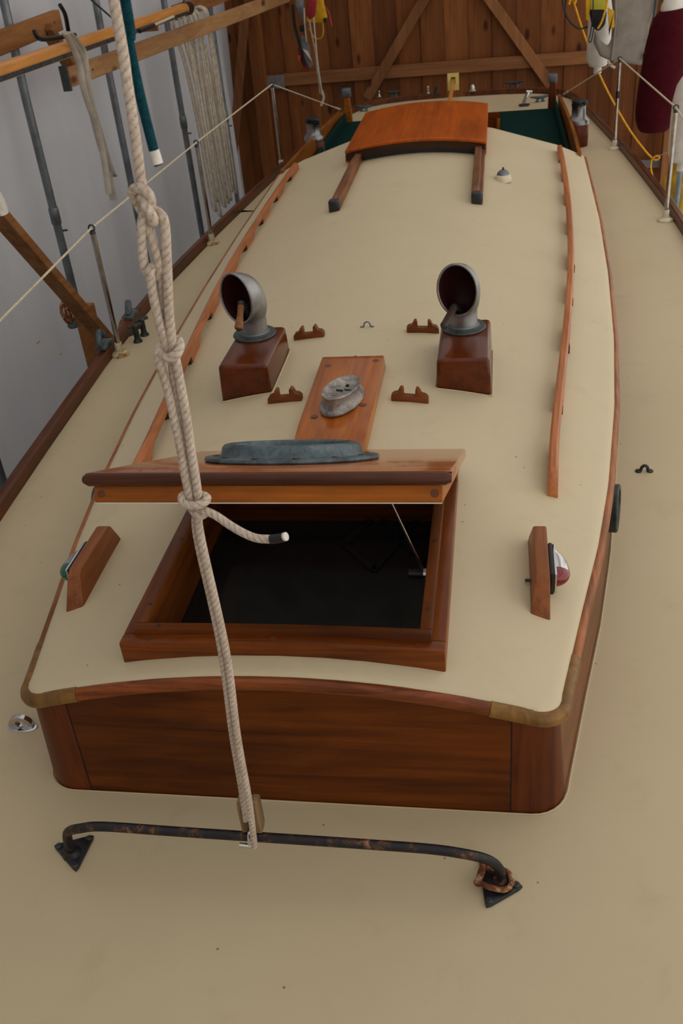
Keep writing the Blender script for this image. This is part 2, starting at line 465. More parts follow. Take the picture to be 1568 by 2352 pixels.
for i in range(41):
    x = XL-.35+(XR-XL+.70)*i/40; u = (x-(XL+XR)/2)/((XR-XL)/2+.35)
    rows.append([V(x, y, 2.75+1.25*math.sqrt(max(0, 1-abs(u)**2.3))+.02*math.sin(y*5)) for y in [-4.3+.42*k for k in range(40)]])
loft(bm, rows, False, False); tag(O('ceiling', bm, 'tent_roof', ang=180), kind='structure')
# hoops: galvanised pipe bows with a sleeve joint
pole_y = (1.3, 2.87, 4.44, 5.96, 7.42, 9.02, 10.5)
wl = bpy.data.objects['wall_left']
for px, py, L_ in ((88, 786, .05), (140, 812, .03)):
    p = atX(px, py, XL-.10); bm = BM(); box(bm, p, (.004, L_, .012)); O('tape_scrap', bm, 'yellow_paint', wl)
for k, y in enumerate(pole_y):
    for sgn, X in ((-1, XL+.02), (1, XR-.02)):
        if sgn > 0 and y < 5: continue
        t = thing('tent_hoop', (X, y, ZG))
        bm = BM()
        pts = [V(X, y, ZG), V(X, y, .6)] + [V(X-sgn*.02*(i/6)**2*6, y, .6+.4*i) for i in range(1, 7)]
        tube(bm, cr(pts, 3), .027, 12); O('pipe', bm, 'galv', t)
        bm = BM(); zj = -.05+.22*(k % 2)
        lathe(bm, [(.031, zj-.04), (.033, zj-.035), (.033, zj+.06), (.031, zj+.065)], 12, (X, y, 0)); O('sleeve', bm, 'galv', t)
        bm = BM(); tube(bm, [V(X-sgn*.02, y+.01, zj-.09), V(X-sgn*.055, y+.02, zj-.09)], .007, 6); O('bolt', bm, 'dark_metal', t)
        d = ['nearest', 'second', 'third', 'fourth', 'fifth', 'sixth', 'seventh'][k]
        tag(t, ('grey galvanised tent pipe against the white fabric, %s from the front' % d) if sgn < 0 else ('grey galvanised tent pipe behind the hanging fenders, %s from the front' % d), 'pipe', 'tent hoops')
# back wall: vertical boards, battens, braces
wb = thing('wall_back', (0, YW, ZG)); tag(wb, kind='structure')
bw = .262; x = -2.76; i = 0
bm = BM(); box(bm, (0, YW+.012, 1.1), (bw-.002, .024, 6.2)); bev(bm, .003, 1)
b0 = None
while x < 3.3:
    if b0 is None:
        b0 = O('board', bm, 'board_wood', wb); ob = b0
    else:
        ob = b0.copy(); COL.objects.link(ob)
    ob.location.x = x+bw/2; ob.location.y = .006*((i*7) % 3)
    x += bw; i += 1
bm = BM(); box(bm, (0, YW+.06, 1.1), (7, .02, 6.2)); O('backing', bm, 'dark_cabin', wb)
def wbeam(name, a, b_, w, h, mat, up=V(0, 1, 0)):
    bm = BM(); beam(bm, a, b_, w, h, up); bev(bm, .004, 1); return O(name, bm, mat, wb)
wbeam('batten', (-2.0, YW-.03, .115), (1.6, YW-.03, .115), .13, .04, 'batten_wood')
bm = BM(); box(bm, (-2.13, YW-.035, .10), (.28, .04, .14)); bev(bm, .003, 1); O('pale_board_end', bm, 'grey_cloth', wb)
a, b_ = atY(975, -5, YW-.07), atY(842, 226, YW-.07); wbeam('brace', a+(a-b_)*.8, b_, .11, .04, 'brace_wood')
a, b_ = atY(1122, -5, YW-.07), atY(1268, 200, YW-.07); wbeam('brace', a+(a-b_)*.8, b_, .11, .04, 'brace_wood')
wbeam('corner_post', (-2.30, YW-.09, ZG), (-2.22, YW-.09, 3.0), .16, .09, 'board_wood')
a, b_ = atY(562, 30, YW-.2), atY(530, 420, YW-.2); wbeam('corner_strut', a, b_, .10, .045, 'brace_wood')
a, b_ = atY(1530, 300, YW-.15), atY(1524, 560, YW-.15); wbeam('stud', V(a.x+.02, a.y, 2.5), V(a.x+.02, a.y, ZG), .10, .10, 'brace_wood')
a, b_ = atY(1462, 378, YW-.03), atY(1522, 374, YW-.03); wbeam('low_batten', V(1.2, YW-.03, a.z), V(2.4, YW-.03, a.z), .09, .03, 'grey_cloth')
bm = BM(); tube(bm, cr([atY(792, 193, YW-.05), atY(782, 200, YW-.05), atY(780, 215, YW-.05)], 5), .012, 6); O('wall_hook', bm, 'dark_metal', wb)
# roof timbers above the picture that the lines hang from
bm = BM(); beam(bm, (0.02, -3, 2.9), (0.02, YW, 2.9), .09, .2); tag(O('trim_1', bm, 'lumber'), kind='structure')
bm = BM(); beam(bm, (1.75, 4, 1.95), (1.55, YW, 1.95), .09, .14); tag(O('trim_2', bm, 'lumber'), kind='structure')

# ================================================================== SAILBOAT
boat = thing('sailboat', (0, 4, -1.9), 'long cream-decked wooden sailboat with varnished mahogany cabin filling the shed', 'sailboat')
tL = [(-2.3, .02), (-1.6, .42), (-.8, .75), (0, .97), (1, 1.13), (2, 1.235), (2.72, 1.29), (3.1, 1.317), (3.92, 1.367), (4.46, 1.382), (5.1, 1.388), (5.97, 1.35), (7.02, 1.28), (8.22, 1.19), (9.2, 1.09), (9.8, 1.0), (10.15, .9), (10.33, .7), (10.42, .45), (10.455, 0)]
tR = [(-2.3, .02), (-1.6, .44), (-.8, .8), (0, 1.03), (1, 1.2), (2, 1.31), (2.72, 1.38), (3.1, 1.41), (3.92, 1.46), (4.46, 1.485), (5.1, 1.495), (5.52, 1.49), (6.1, 1.471), (6.72, 1.434), (7.55, 1.377), (8.29, 1.308), (9.15, 1.224), (9.9, 1.14), (10.2, 1.0), (10.35, .8), (10.43, .45), (10.455, 0)]
# deck: strips by station, leaving the cockpit open
bm = BM()
ys = [-2.3+.1*k for k in range(128)]; ys = [y for y in ys if y < 10.45] + [10.1+.35*k/12 for k in range(13)]
ys = sorted(set(round(y, 3) for y in ys + [6.5, 9.5]))
def deckrow(y):
    l, r = -interp(tL, y), interp(tR, y)
    return [V(l+(r-l)*k/16, y, 0) for k in range(17)]
CW = .985
for y0, y1 in zip(ys, ys[1:]):
    if 6.5 <= y0 and y1 <= 9.5:
        for s in (-1, 1):
            e0 = -interp(tL, y0) if s < 0 else interp(tR, y0); e1 = -interp(tL, y1) if s < 0 else interp(tR, y1)
            q = [V(s*CW, y0, 0), V(e0, y0, 0), V(e1, y1, 0), V(s*CW, y1, 0)]
            bm.faces.new([bm.verts.new(p) for p in q])
    else:
        a, b_ = deckrow(y0), deckrow(y1)
        for k in range(16): bm.faces.new([bm.verts.new(p) for p in (a[k], a[k+1], b_[k+1], b_[k])])
bmesh.ops.remove_doubles(bm, verts=bm.verts[:], dist=1e-4)
O('deck', bm, 'deck_paint', boat)
# hull topsides
def outline(tab, s, d=0):
    return [V(s*(b_+d), y, 0) for y, b_ in tab]
loopL = cr(outline(tL, -1, .03), 3); loopR = cr(outline(tR, 1, .03), 3)
bm = BM()
for lp in (loopL, loopR):
    rings = []
    for k, z in enumerate((-.012, -.4, -.9, -1.5, -1.9)):
        f = (1, .985, .93, .68, .2)[k]
        rings.append([V(p.x*f, 4+(p.y-4)*(1-.05*k), z) for p in lp])
    loft(bm, rings, False, False)
O('hull', bm, 'hull_white', boat)
# toe rail, both sides and round the stern: flat-topped dark mahogany
for s, tab in ((-1, tL), (1, tR)):
    P = cr(outline(tab, s, .0), 3)[:-1]; rings = []
    for k, p in enumerate(P):
        t = (P[min(k+1, len(P)-1)]-P[max(k-1, 0)]).normalized(); n = V(t.y, -t.x, 0)*(1 if s > 0 else -1)
        if n.x*s < 0 and abs(n.x) > .2: n = -n
        if p.y > 10 and n.y < 0: n = -n
        h = .052
        rings.append([p+V(0, 0, -.01), p+V(0, 0, h-.006)+n*.003, p+V(0, 0, h)+n*.010, p+V(0, 0, h)+n*.038, p+V(0, 0, h-.008)+n*.046, p+V(0, 0, -.01)+n*.046])
    bm = BM(); loft(bm, rings, True, True); O('toe_rail', bm, 'toe_wood', boat)

# ---- cabin trunk
YF = 1.428; YA = 6.5
wtop = [(1.45, .592), (1.5, .600), (1.8, .662), (2.08, .722), (2.41, .779), (2.95, .85), (3.56, .908), (4.33, .957), (5.17, .99), (6.5, 1.005)]
def wt(y): return interp(wtop, y)
RC = .06
def half_outline(d=0.0, n=7):
    """plan of the cabin wall, right half, from front centre to aft; d outward"""
    pts = []
    xc = wt(YF+RC)-RC
    for k in range(12): pts.append((xc*k/12*1.0, YF-d))
    for k in range(n+1):
        a = -math.pi/2+math.pi/2*k/n
        pts.append((xc+(RC+d)*math.cos(a), YF+RC+(RC+d)*math.sin(a)))
    y = YF+RC+.05
    while y < YA:
        pts.append((wt(y)+d, y)); y += .09
    pts.append((wt(YA)+d, YA))
    return pts
def wallpts(d, zoff, bot=False, s=1, lean=.022):
    out = []
    for x, y in half_outline(d + (lean if bot else 0)):
        # the front face stays upright, the sides lean in a little
        if bot:
            f = min(1, max(0, (y-YF)/.06)); x0, y0 = x, y
            if y < YF+RC: y0 = y+lean*.6
            out.append(V(s*x0, y0, zoff))
        else:
            out.append(V(s*x, y, roofz(x, y)+zoff))
    return out
hn = len(half_outline())
NF = 12                      # points on the flat front
for s in (-1, 1):
    top = wallpts(-.004, -.030, s=s); botm = wallpts(-.004, -.002, True, s=s)
    ia, ib = NF+6, hn
    bm = BM(); loft(bm, [botm[ia:ib], top[ia:ib]], False); O('side_panel', bm, 'mahogany_side', boat)
    bm = BM(); loft(bm, [[p+V(0, 0, 0) for p in botm[NF-1:ia+1]], top[NF-1:ia+1]], False)
    for v in bm.verts: v.co += V(0, -.0, 0)
    po = O('corner_post', bm, 'mahogany_post', boat)
front_t = [V(-p.x, p.y, p.z) for p in wallpts(-.004, -.030)[1:NF][::-1]] + wallpts(-.004, -.030)[:NF]
front_b = [V(-p.x, p.y, p.z) for p in wallpts(-.004, -.002, True)[1:NF][::-1]] + wallpts(-.004, -.002, True)[:NF]
xs = wallpts(0, 0)[NF-1].x
front_t[0].x = -xs-.0; front_t[-1].x = xs
bm = BM(); loft(bm, [front_b, front_t], False); O('front_panel', bm, 'mahogany_panel', boat)
for s in (-1, 1):            # dark seam between the panel and each corner post
    a = wallpts(-.004, -.002, True)[NF-1]; c = wallpts(-.004, -.04)[NF-1]
    bm = BM(); tube(bm, [V(s*a.x, a.y-.0004, a.z), V(s*c.x, c.y-.0004, c.z)], .0014, 5); O('panel_seam', bm, 'dark_cabin', boat)
# bedding line where the trunk meets the deck
bl = wallpts(.0, .002, True)
bm = BM(); tube(bm, [V(-p.x, p.y, p.z) for p in bl[::-1]]+bl[1:], .0022, 6); O('bedding_bead', bm, 'deck_paint', boat)
# half-round trim below the roof edge
def trim(name, sel, s, mat):
    P = []
    for x, y in half_outline(.004)[sel[0]:sel[1]]: P.append(V(s*x, y, roofz(x, y)-.020))
    return P
def trimtube(name, P, mat):
    bm = BM(); tube(bm, P, .0165, 12, up=(0, 0, 1), flat=(.9, 1.0)); return O(name, bm, mat, boat)
pf = half_outline(.004)
FP = [V(-x, y, roofz(x, y)-.020) for x, y in pf[1:NF-1][::-1]] + [V(x, y, roofz(x, y)-.020) for x, y in pf[:NF-1]]
trimtube('front_trim', FP, 'rail_trim')
for s in (-1, 1):
    P = [V(s*x, y, roofz(x, y)-.020) for x, y in pf[NF-2:NF+10]]
    bm = BM(); tube(bm, P, .018, 12, up=(0, 0, 1), flat=(.95, 1.0)); O('trim_corner', bm, 'corner_ash', boat)
    P = [V(s*x, y, roofz(x, y)-.020) for x, y in pf[NF+9:]]
    trimtube('side_trim', P, 'rail_trim_y')
# canvas roof with a rolled edge, open under the fore hatch and the companionway
HX, HY0, HY1 = .304, 1.530, 2.175
ysr = [YF-.004+v for v in (0, .003, .008, .015, .024, .036)] + [YF+.05, YF+.07, YF+.09, HY0]
y = HY0+.0625
while y < YA-.05: ysr.append(y); y += .0625
ysr = sorted([v for v in ysr if abs(v-HY1) > .03]+[HY1, YA-.03, YA-.012, YA-.004, YA])
us = [0, .012, .03, .05, .08]
us = [-1+v*.5 for v in us]+[-.85, -.7]
def roofhalf(y):
    if y < YF+RC:
        xc = wt(YF+RC)-RC; t = YF+RC-y
        return xc + math.sqrt(max((RC+.004)**2-t*t, 0))
    return wt(y)+.004
bm = BM(); grid = []
for y in ysr:
    w = roofhalf(y); row = []
    e = [w*(-1+q) for q in (0, .004, .01, .018, .03, .05, .09, .18)]
    xs_ = e + [-.5*w-.02] if w > .6 else e
    n1 = [-.42, -HX, -.19, -.095, 0, .095, .19, HX, .42]
    xs_ = sorted([v for v in e if v < -.45]) 
    while len(xs_) < 8: xs_.append(-.45)
    xl = xs_ + n1 + [-v for v in xs_[::-1]]
    for x in xl:
        d = min(w-abs(x), (y-(YF-.004)) if abs(x) < wt(YF+RC)-RC else 9, YA-y+.0)
        drop = 0
        if d < .022: drop = .014*(1-math.sqrt(max(0, 1-(1-d/.022)**2)))
        row.append(V(x, y, roofz(x, y)-drop))
    grid.append(row)
vv = [[bm.verts.new(p) for p in r] for r in grid]
for j in range(len(vv)-1):
    ym = (ysr[j]+ysr[j+1])/2
    for k in range(len(vv[0])-1):
        xm = (grid[j][k].x+grid[j][k+1].x)/2
        if abs(xm) < HX and HY0 < ym < HY1: continue
        bm.faces.new((vv[j][k], vv[j][k+1], vv[j+1][k+1], vv[j+1][k]))
bmesh.ops.remove_doubles(bm, verts=bm.verts[:], dist=1e-5)
O('cabin_roof', bm, 'roof_paint', boat, ang=60)
# aft bulkhead under the roof edge
bm = BM()
loft(bm, [[V(x/10*wt(YA), YA-.01, -.5) for x in range(-10, 11)], [V(x/10*wt(YA), YA-.01, roofz(x/10*wt(YA), YA)-.012) for x in range(-10, 11)]], False)
O('aft_bulkhead', bm, 'mahogany_panel', boat)
# round portlights in the sides
for s in (-1, 1):
    y0 = 2.42; c = V(s*(wt(y0)+.012), y0, .165); ax = V(s, -.19, .05)
    rot = V(0, 0, 1).rotation_difference(ax.normalized()).to_matrix()
    bm = BM(); lathe(bm, [(.056, -.03), (.072, -.03), (.072, .020), (.069, .023), (.060, .023), (.057, .018)], 36, c, rot); pr = O('portlight_ring', bm, 'dark_metal', boat)
    bm = BM(); lathe(bm, [(.058, .010), (.058, .014)], 32, c, rot); O('portlight_glass', bm, 'lens_red', pr)
# cockpit: seats, well, coamings, aft bulkhead
bm = BM(); box(bm, (0, 8.0, -.45), (.9, 3.0, .04)); O('cockpit_sole', bm, 'coaming_wood', boat)
for s in (-1, 1):
    bm = BM(); box(bm, (s*.715, 8.0, -.065), (.54, 2.98, .03)); bev(bm, .004, 1); O('cockpit_seat', bm, 'coaming_wood', boat)
    bm = BM(); box(bm, (s*.45, 8.0, -.26), (.025, 2.98, .37)); O('seat_front', bm, 'mahogany_side', boat)
    a, b_ = V(s*.97, 6.42, 0), V(s*1.0, 9.42, 0)
    bm = BM(); rings = []
    for k in range(17):
        t = k/16; p = a.lerp(b_, t) + V(s*.018*math.sin(math.pi*t), 0, 0); h = .285-.15*t**.9
        rings.append([p+V(-.012, 0, -.10), p+V(.012, 0, -.10), p+V(.012, 0, h), p+V(-.012, 0, h)])
    loft(bm, rings); O('cockpit_coaming', bm, 'coaming_wood', boat)
    # corner post with a metal cap
    t0 = V(s*.94, 9.42, 0)
    bm = BM(); rings = []
    for z, w_ in ((-.1, .075), (.1, .07), (.24, .048)):
        rings.append([t0+V(i*w_, j*.05, z) for i, j in ((-.5, -.5), (.5, -.5), (.5, .5), (-.5, .5))])
    loft(bm, rings); bev(bm, .004, 1); po = O('coaming_post', bm, 'coaming_wood' if s < 0 else 'mahogany_post', boat)
    bm = BM(); box(bm, t0+V(0, 0, .275), (.078, .07, .075)); bev(bm, .006, 2); O('metal_cap', bm, 'galv', po)
bm = BM(); box(bm, (0, 9.51, -.22), (1.95, .03, .44)); O('cockpit_aft_panel', bm, 'varnish_x', boat)

# ================================================================== FORE HATCH
hz = lambda x: .424-.11*x*x
hatch = thing('fore_hatch', (0, 1.85, .36), 'square mahogany fore hatch propped open, bronze oval deadlight in its lid', 'hatch')
OX, IY0, IY1 = .357, 1.487, 2.225
def frame_strip(name, x0, x1, y0, y1, zb, zt, mat, par, n=12, w=.004):
    bm = BM(); rings = []
    for k in range(n+1):
        x = x0+(x1-x0)*k/n
        rings.append([V(x, y0, zb(x, y0)), V(x, y1, zb(x, y1)), V(x, y1, zt(x)), V(x, y0, zt(x))])
    loft(bm, rings); bev(bm, w, 2, 40); return O(name, bm, mat, par)
zb = lambda x, y: roofz(x, y)-.012
cf = frame_strip('coaming_front', -OX, OX, IY0, IY0+.034, zb, hz, 'varnish_x', hatch)
frame_strip('coaming_back', -OX, OX, IY1-.05, IY1, zb, hz, 'varnish_x', hatch)
for s in (-1, 1):
    a, c = (s*(OX-.042), s*OX) if s > 0 else (s*OX, s*(OX-.042))
    frame_strip('coaming_side', a, c, IY0+.034, IY1-.05, zb, hz, 'varnish_y', hatch, 2)
# raised inner ledge set inside the coaming
hz2 = lambda x: .437-.05*x*x
LX, LY0, LY1 = .328, 1.511, 2.19
zb2 = lambda x, y: .33
il = frame_strip('inner_ledge_front', -LX, LX, LY0, LY0+.023, zb2, hz2, 'mahogany_panel', hatch, 8, .003)
frame_strip('inner_ledge_back', -LX, LX, LY1-.036, LY1, zb2, hz2, 'mahogany_panel', hatch, 8, .003)
for s in (-1, 1):
    a, c = (LX-.026, LX) if s > 0 else (-LX, -LX+.026)
    sl = frame_strip('inner_ledge_side', a, c, LY0+.0233, LY1-.0363, zb2, hz2, 'mahogany_side', hatch, 2, .003)
for i, (x, y) in enumerate(((-.27, LY0+.012), (0, LY0+.012), (.26, LY0+.012), (LX-.013, 1.60), (LX-.013, 1.86), (-LX+.013, 1.60), (-LX+.013, 1.86))):
    bm = BM(); lathe(bm, [(.0055, 0), (.0055, .0012)], 10, (x, y, hz2(x)-.0004)); O('screw', bm, 'screw', hatch)
for x in (-.29, -.01, .3):
    bm = BM(); lathe(bm, [(.008, 0), (.008, .0006)], 14, (x, IY0+.012, hz(x)-.0002)); O('wood_plug', bm, 'plug_wood', hatch)
# inner well walls and dark pane
bm = BM(); ZB = .285
bm.free()
for s in (-1, 1):
    bm = BM(); box(bm, (s*(HX+.012), (HY0+HY1)/2, (ZB+.40)/2-.05), (.02, HY1-HY0+.04, .40-ZB+.1)); O('well_side', bm, 'mahogany_side', hatch)
for y in (HY0-.005, HY1+.01):
    bm = BM(); box(bm, (0, y, (ZB+.40)/2-.05), (2*HX, .02, .40-ZB+.1)); O('well_end', bm, 'mahogany_panel', hatch)
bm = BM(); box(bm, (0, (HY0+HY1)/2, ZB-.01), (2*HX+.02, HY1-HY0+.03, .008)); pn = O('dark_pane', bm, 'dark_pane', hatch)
pz = ZB-.004
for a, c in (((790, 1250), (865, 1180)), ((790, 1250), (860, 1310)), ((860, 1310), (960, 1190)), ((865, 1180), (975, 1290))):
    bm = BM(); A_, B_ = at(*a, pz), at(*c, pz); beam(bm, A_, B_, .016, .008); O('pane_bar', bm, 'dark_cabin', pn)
# lid
LH = V(-.003, 2.295, .440); LF = V(-.003, 1.567, .795)
dl = (LF-LH); Ll = dl.length; ev = dl.normalized(); nv = V(1, 0, 0).cross(-ev).normalized()
if nv.z < 0: nv = -nv
def L3(u, v, w): return LH + V(u, 0, 0) + ev*v + nv*w         # u across, v from hinge to front edge, w up from top face
WL = .379
def lidbox(u0, u1, v0, v1, w0, w1):
    bm = BM(); hexa(bm, [L3(u0, v0, w0), L3(u1, v0, w0), L3(u1, v1, w0), L3(u0, v1, w0), L3(u0, v0, w1), L3(u1, v0, w1), L3(u1, v1, w1), L3(u0, v1, w1)]); return bm
lid = O('lid', bev(lidbox(-WL, WL, 0, Ll-.03, -.026, 0), .006, 3), 'lid_wood', hatch)
bm = BM(); pts = []
rings = []
for u in (-WL, -WL+.012, WL-.012, WL):
    q = 1 if abs(u) < WL-.001 else .55
    r = .0140
    rings.append([L3(u, Ll-.031, -.0) if False else L3(u, Ll-.0305, -.002*q)] +
                 [L3(u, Ll-.0175+r*q*math.cos(a), -.0135+r*q*math.sin(a)) for a in [math.pi/2-math.pi*k/10 for k in range(11)]] + [L3(u, Ll-.0305, -.0275*q)])
loft(bm, rings); O('lid_nosing', bm, 'dark_edge', lid)
O('lid_skirt', bev(lidbox(-WL+.018, WL-.018, Ll-.048, Ll-.026, -.062, -.022), .002, 1), 'skirt_wood', lid)
for s in (-1, 1):
    u0, u1 = (WL-.04, WL-.018) if s > 0 else (-WL+.018, -WL+.04)
    O('lid_side_skirt', bev(lidbox(u0, u1, .02, Ll-.049, -.062, -.022), .002, 1), 'skirt_wood', lid)
O('lid_back_skirt', bev(lidbox(-WL+.041, WL-.041, .02, .042, -.062, -.022), .002, 1), 'skirt_wood', lid)
O('lid_lining', lidbox(-WL+.042, WL-.042, .044, Ll-.05, -.034, -.0265), 'white_paint', lid)
O('seal_strip', lidbox(-WL+.02, WL-.02, Ll-.046, Ll-.028, -.0645, -.0622), 'white_vinyl', lid)
for u in (-WL+.034, WL-.034):
    bm = BM(); rot = V(0, 0, 1).rotation_difference(ev).to_matrix()
    lathe(bm, [(.0085, 0), (.0085, .0008)], 14, L3(u, Ll-.0262, -.044), rot); O('wood_plug', bm, 'plug_wood', lid)
# deadlight: flange, raised ring, glass
rot = Matrix((V(1, 0, 0), -ev, nv)).transposed()
cD = L3(-.022, Ll*.50, 0)
sx_, sy_ = 1.06, 1.0
bm = BM(); lathe(bm, [(.158, 0), (.196, 0), (.199, .004), (.197, .010), (.165, .0125), (.160, .018), (.158, .032), (.152, .039), (.144, .041), (.138, .037), (.135, .026), (.130, .0)], 56, cD+nv*.0005, rot, sx_, sy_)
dr = O('deadlight_ring', bm, 'bronze', lid)
bm = BM(); lathe(bm, [(.136, .020), (.136, .026)], 48, cD, rot, sx_, sy_); O('deadlight_glass', bm, 'glass_dull', dr)
for k in range(12):
    a = 2*math.pi*(k+.5)/12
    bm = BM(); lathe(bm, [(.0085, 0), (.008, .0022), (.003, .003)], 12, cD + rot @ V(.180*math.cos(a), .180*sy_*math.sin(a), .0115), rot); O('deadlight_screw', bm, 'screw', dr)
# stay arm with its clamp
pA, pB = V(.292, 1.785, .395), L3(.25, Ll-.07, -.06)
bm = BM(); tube(bm, [pA+(pB-pA)*.05, pB], .004, 8, flat=(1, .6)); st = O('stay_arm', bm, 'chrome', hatch)
bm = BM(); tube(bm, [pA+V(-.035, -.004, -.004), pA+V(.0, -.004, -.004)], .0115, 14); O('clamp_knob', bm, 'black_plastic', st)
bm = BM(); tube(bm, [pA+V(.0, -.004, -.004), pA+V(.012, -.004, -.004)], .014, 14); O('clamp_washer', bm, 'chrome', st)

# ================================================================== SLIDING HATCH
slide = thing('sliding_hatch', (0, 5.8, .45), 'arched orange-brown companionway hatch on two dark runners near the cockpit', 'hatch')
for s, X in ((-1, -.362), (1, .357)):
    bm = BM(); rings = []
    for k in range(13):
        y = 4.80+1.69*k/12; z0 = roofz(X, y)-.02
        ht = .075 if k else .055
        if k == 0: y -= 0
        rings.append([V(X-.028, y, z0), V(X+.028, y, z0), V(X+.028, y, z0+ht-.02), V(X+.008, y, z0+ht-.018), V(X+.008, y, z0+ht), V(X-.028, y, z0+ht)])
        if k == 0: rings.append([V(p.x, 4.83, p.z+(.02 if i > 1 else 0)) for i, p in enumerate(rings[0])])
    if s < 0: rings = [[V(2*X-p.x, p.y, p.z) for p in r] for r in rings]
    loft(bm, rings); bev(bm, .003, 1, 40); rr = O('runner', bm, 'slide_dark', slide)
    bm = BM(); box(bm, (X, 4.818, roofz(X, 4.8)+.027), (.058, .05, .062)); bev(bm, .015, 3); O('runner_end_cap', bm, 'black_paint', rr)
LY, LYB = 5.735, 6.78
def sz(x, y): return .567+.0226*(y-LY)-.24*x*x
bm = BM(); rings = []
for k in range(25):
    y = LY+(LYB-LY)*k/24
    top = [V(-.43+.822*i/20, y, sz(-.43+.822*i/20, y)) for i in range(21)]
    bot = [p-V(0, 0, .016) for p in top[::-1]]
    rings.append(top+bot)
loft(bm, rings); bev(bm, .005, 2, 50); sl = O('hatch_top', bm, 'slide_wood', slide)
for x0, x1 in ((-.43, -.405), (.367, .392)):
    bm = BM(); hexa(bm, [V(x0, LY+.01, sz(.42, LY)-.07), V(x1, LY+.01, sz(.42, LY)-.07), V(x1, LYB-.01, sz(.42, LYB)-.07), V(x0, LYB-.01, sz(.42, LYB)-.07),
                         V(x0, LY+.01, sz(.42, LY)-.025), V(x1, LY+.01, sz(.42, LY)-.025), V(x1, LYB-.01, sz(.42, LYB)-.025), V(x0, LYB-.01, sz(.42, LYB)-.025)])
    bev(bm, .003, 1); O('hatch_side', bm, 'slide_wood', slide)
for nm, y, dz, mat, hh in (('front_beam', LY+.020, -.015, 'slide_black', .042), ('threshold_beam', LY+.05, -.05, 'black_paint', .045)):
    bm = BM(); rings = []
    for i in range(17):
        x = (-.425+.813*i/16) if nm == 'front_beam' else (-.33+.66*i/16); z = sz(x, LY)+dz
        zlo = z-hh if nm == 'front_beam' else min(z-hh, roofz(x, y)-.005)
        rings.append([V(x, y-.015, zlo), V(x, y+.015, zlo), V(x, y+.015, z), V(x, y-.015, z)])
    loft(bm, rings); O(nm, bm, mat, slide)

# ================================================================== VENT BOXES, COWLS, HANDLES
def ventbox(x0, x1, y0, y1, zt, label):
    t = thing('vent_box', ((x0+x1)/2, (y0+y1)/2, roofz((x0+x1)/2, (y0+y1)/2)), label, 'vent box', 'varnished vent boxes on the cabin roof')
    bm = BM()
    hexa(bm, [V(x0-.006, y0, roofz(x0, y0)-.006), V(x1+.006, y0, roofz(x1, y0)-.006), V(x1+.006, y1, roofz(x1, y1)-.006), V(x0-.006, y1, roofz(x0, y1)-.006),
              V(x0, y0, zt), V(x1, y0, zt), V(x1, y1, zt), V(x0, y1, zt)])
    bev(bm, .014, 4); O('box_body', bm, 'vent_box_wood', t)
    bm = BM(); q = [V(x0-.008, y0-.003, 0), V(x1+.008, y0-.003, 0), V(x1+.008, y1+.003, 0), V(x0-.008, y1+.003, 0)]
    P = []
    for i in range(4):
        for k in range(6):
            p = q[i].lerp(q[(i+1) % 4], k/6); p.z = roofz(p.x, p.y)+.001; P.append(p)
    tube(bm, P, .0022, 6, True); O('bedding_bead', bm, 'roof_paint', t)
    return t
ZT = .496
ventbox(-.446, -.281, 2.765, 3.10, ZT, 'left varnished mahogany vent box whose cowl holds the light wooden handle')
ventbox(.271, .437, 2.770, 3.11, ZT, 'right varnished mahogany vent box whose cowl holds the dark handle')
def cowl(c, az, label):
    t = thing('cowl_vent', c, label, 'cowl vent', 'grey metal cowl vents')
    bm = BM(); lathe(bm, [(.046, 0), (.074, 0), (.076, .003), (.074, .007), (.056, .008), (.052, .012), (.048, .012)], 36, c); O('flange', bm, 'rubber_grey', t)
    # sweep of rings about the throat lip
    def rings(inset):
        out = []
        for z in (.012, .03, .05):
            r = .0475-inset
            out.append([V(r*math.cos(a), r*math.sin(a), z) for a in [2*math.pi*k/32 for k in range(32)]])
        P0 = V(0, -.0475, .066)
        for k in range(15):
            f = k/14; ph = f*R_(92)
            rd = .0475+(.089-.0475)*(f**1.1); rx = .0475+(.067-.0475)*(f**.8)
            g = .012*math.sin(ph)*0
            d = V(0, math.cos(ph), math.sin(ph)); cc = P0 + d*(rd+g)
            nrm = V(0, -math.sin(ph), math.cos(ph))
            if k > 11: cc += nrm*.006*(k-11)
            out.append([cc + V(1, 0, 0)*((rx-inset)*math.cos(a)) + d*((rd-inset)*math.sin(a)) for a in [2*math.pi*k2/32 for k2 in range(32)]])
        rz = Matrix.Rotation(az, 3, 'Z')
        return [[Vector(c) + rz @ p for p in r] for r in out]
    R0 = rings(0); R1 = rings(.003)
    bm = BM(); loft(bm, R0, True, False); sh = O('cowl_shell', bm, 'cowl_metal', t, ang=80)
    bm = BM(); loft(bm, R1, True, False, True); O('cowl_lining', bm, 'cowl_red', t, ang=80)
    bm = BM(); tube(bm, [(a+b_)/2 for a, b_ in zip(R0[-1], R1[-1])], .0042, 8, True); O('cowl_lip', bm, 'cowl_metal', sh)
    bm = BM(); ring_torus(bm, c+V(0, 0, .013), (0, 0, 1), .049, .003, 32, 6); O('cowl_collar', bm, 'galv', sh)
    return t, R0[-1]
cL = at(585, 768, ZT); cR = at(1064, 752, ZT)
tv, ringL = cowl(V(cL.x, cL.y, ZT), R_(-25), 'grey metal cowl vent on the left box, mouth turned further aside')
tv, ringR = cowl(V(cR.x, cR.y, ZT), R_(-13), 'grey metal cowl vent on the right box, red inside')
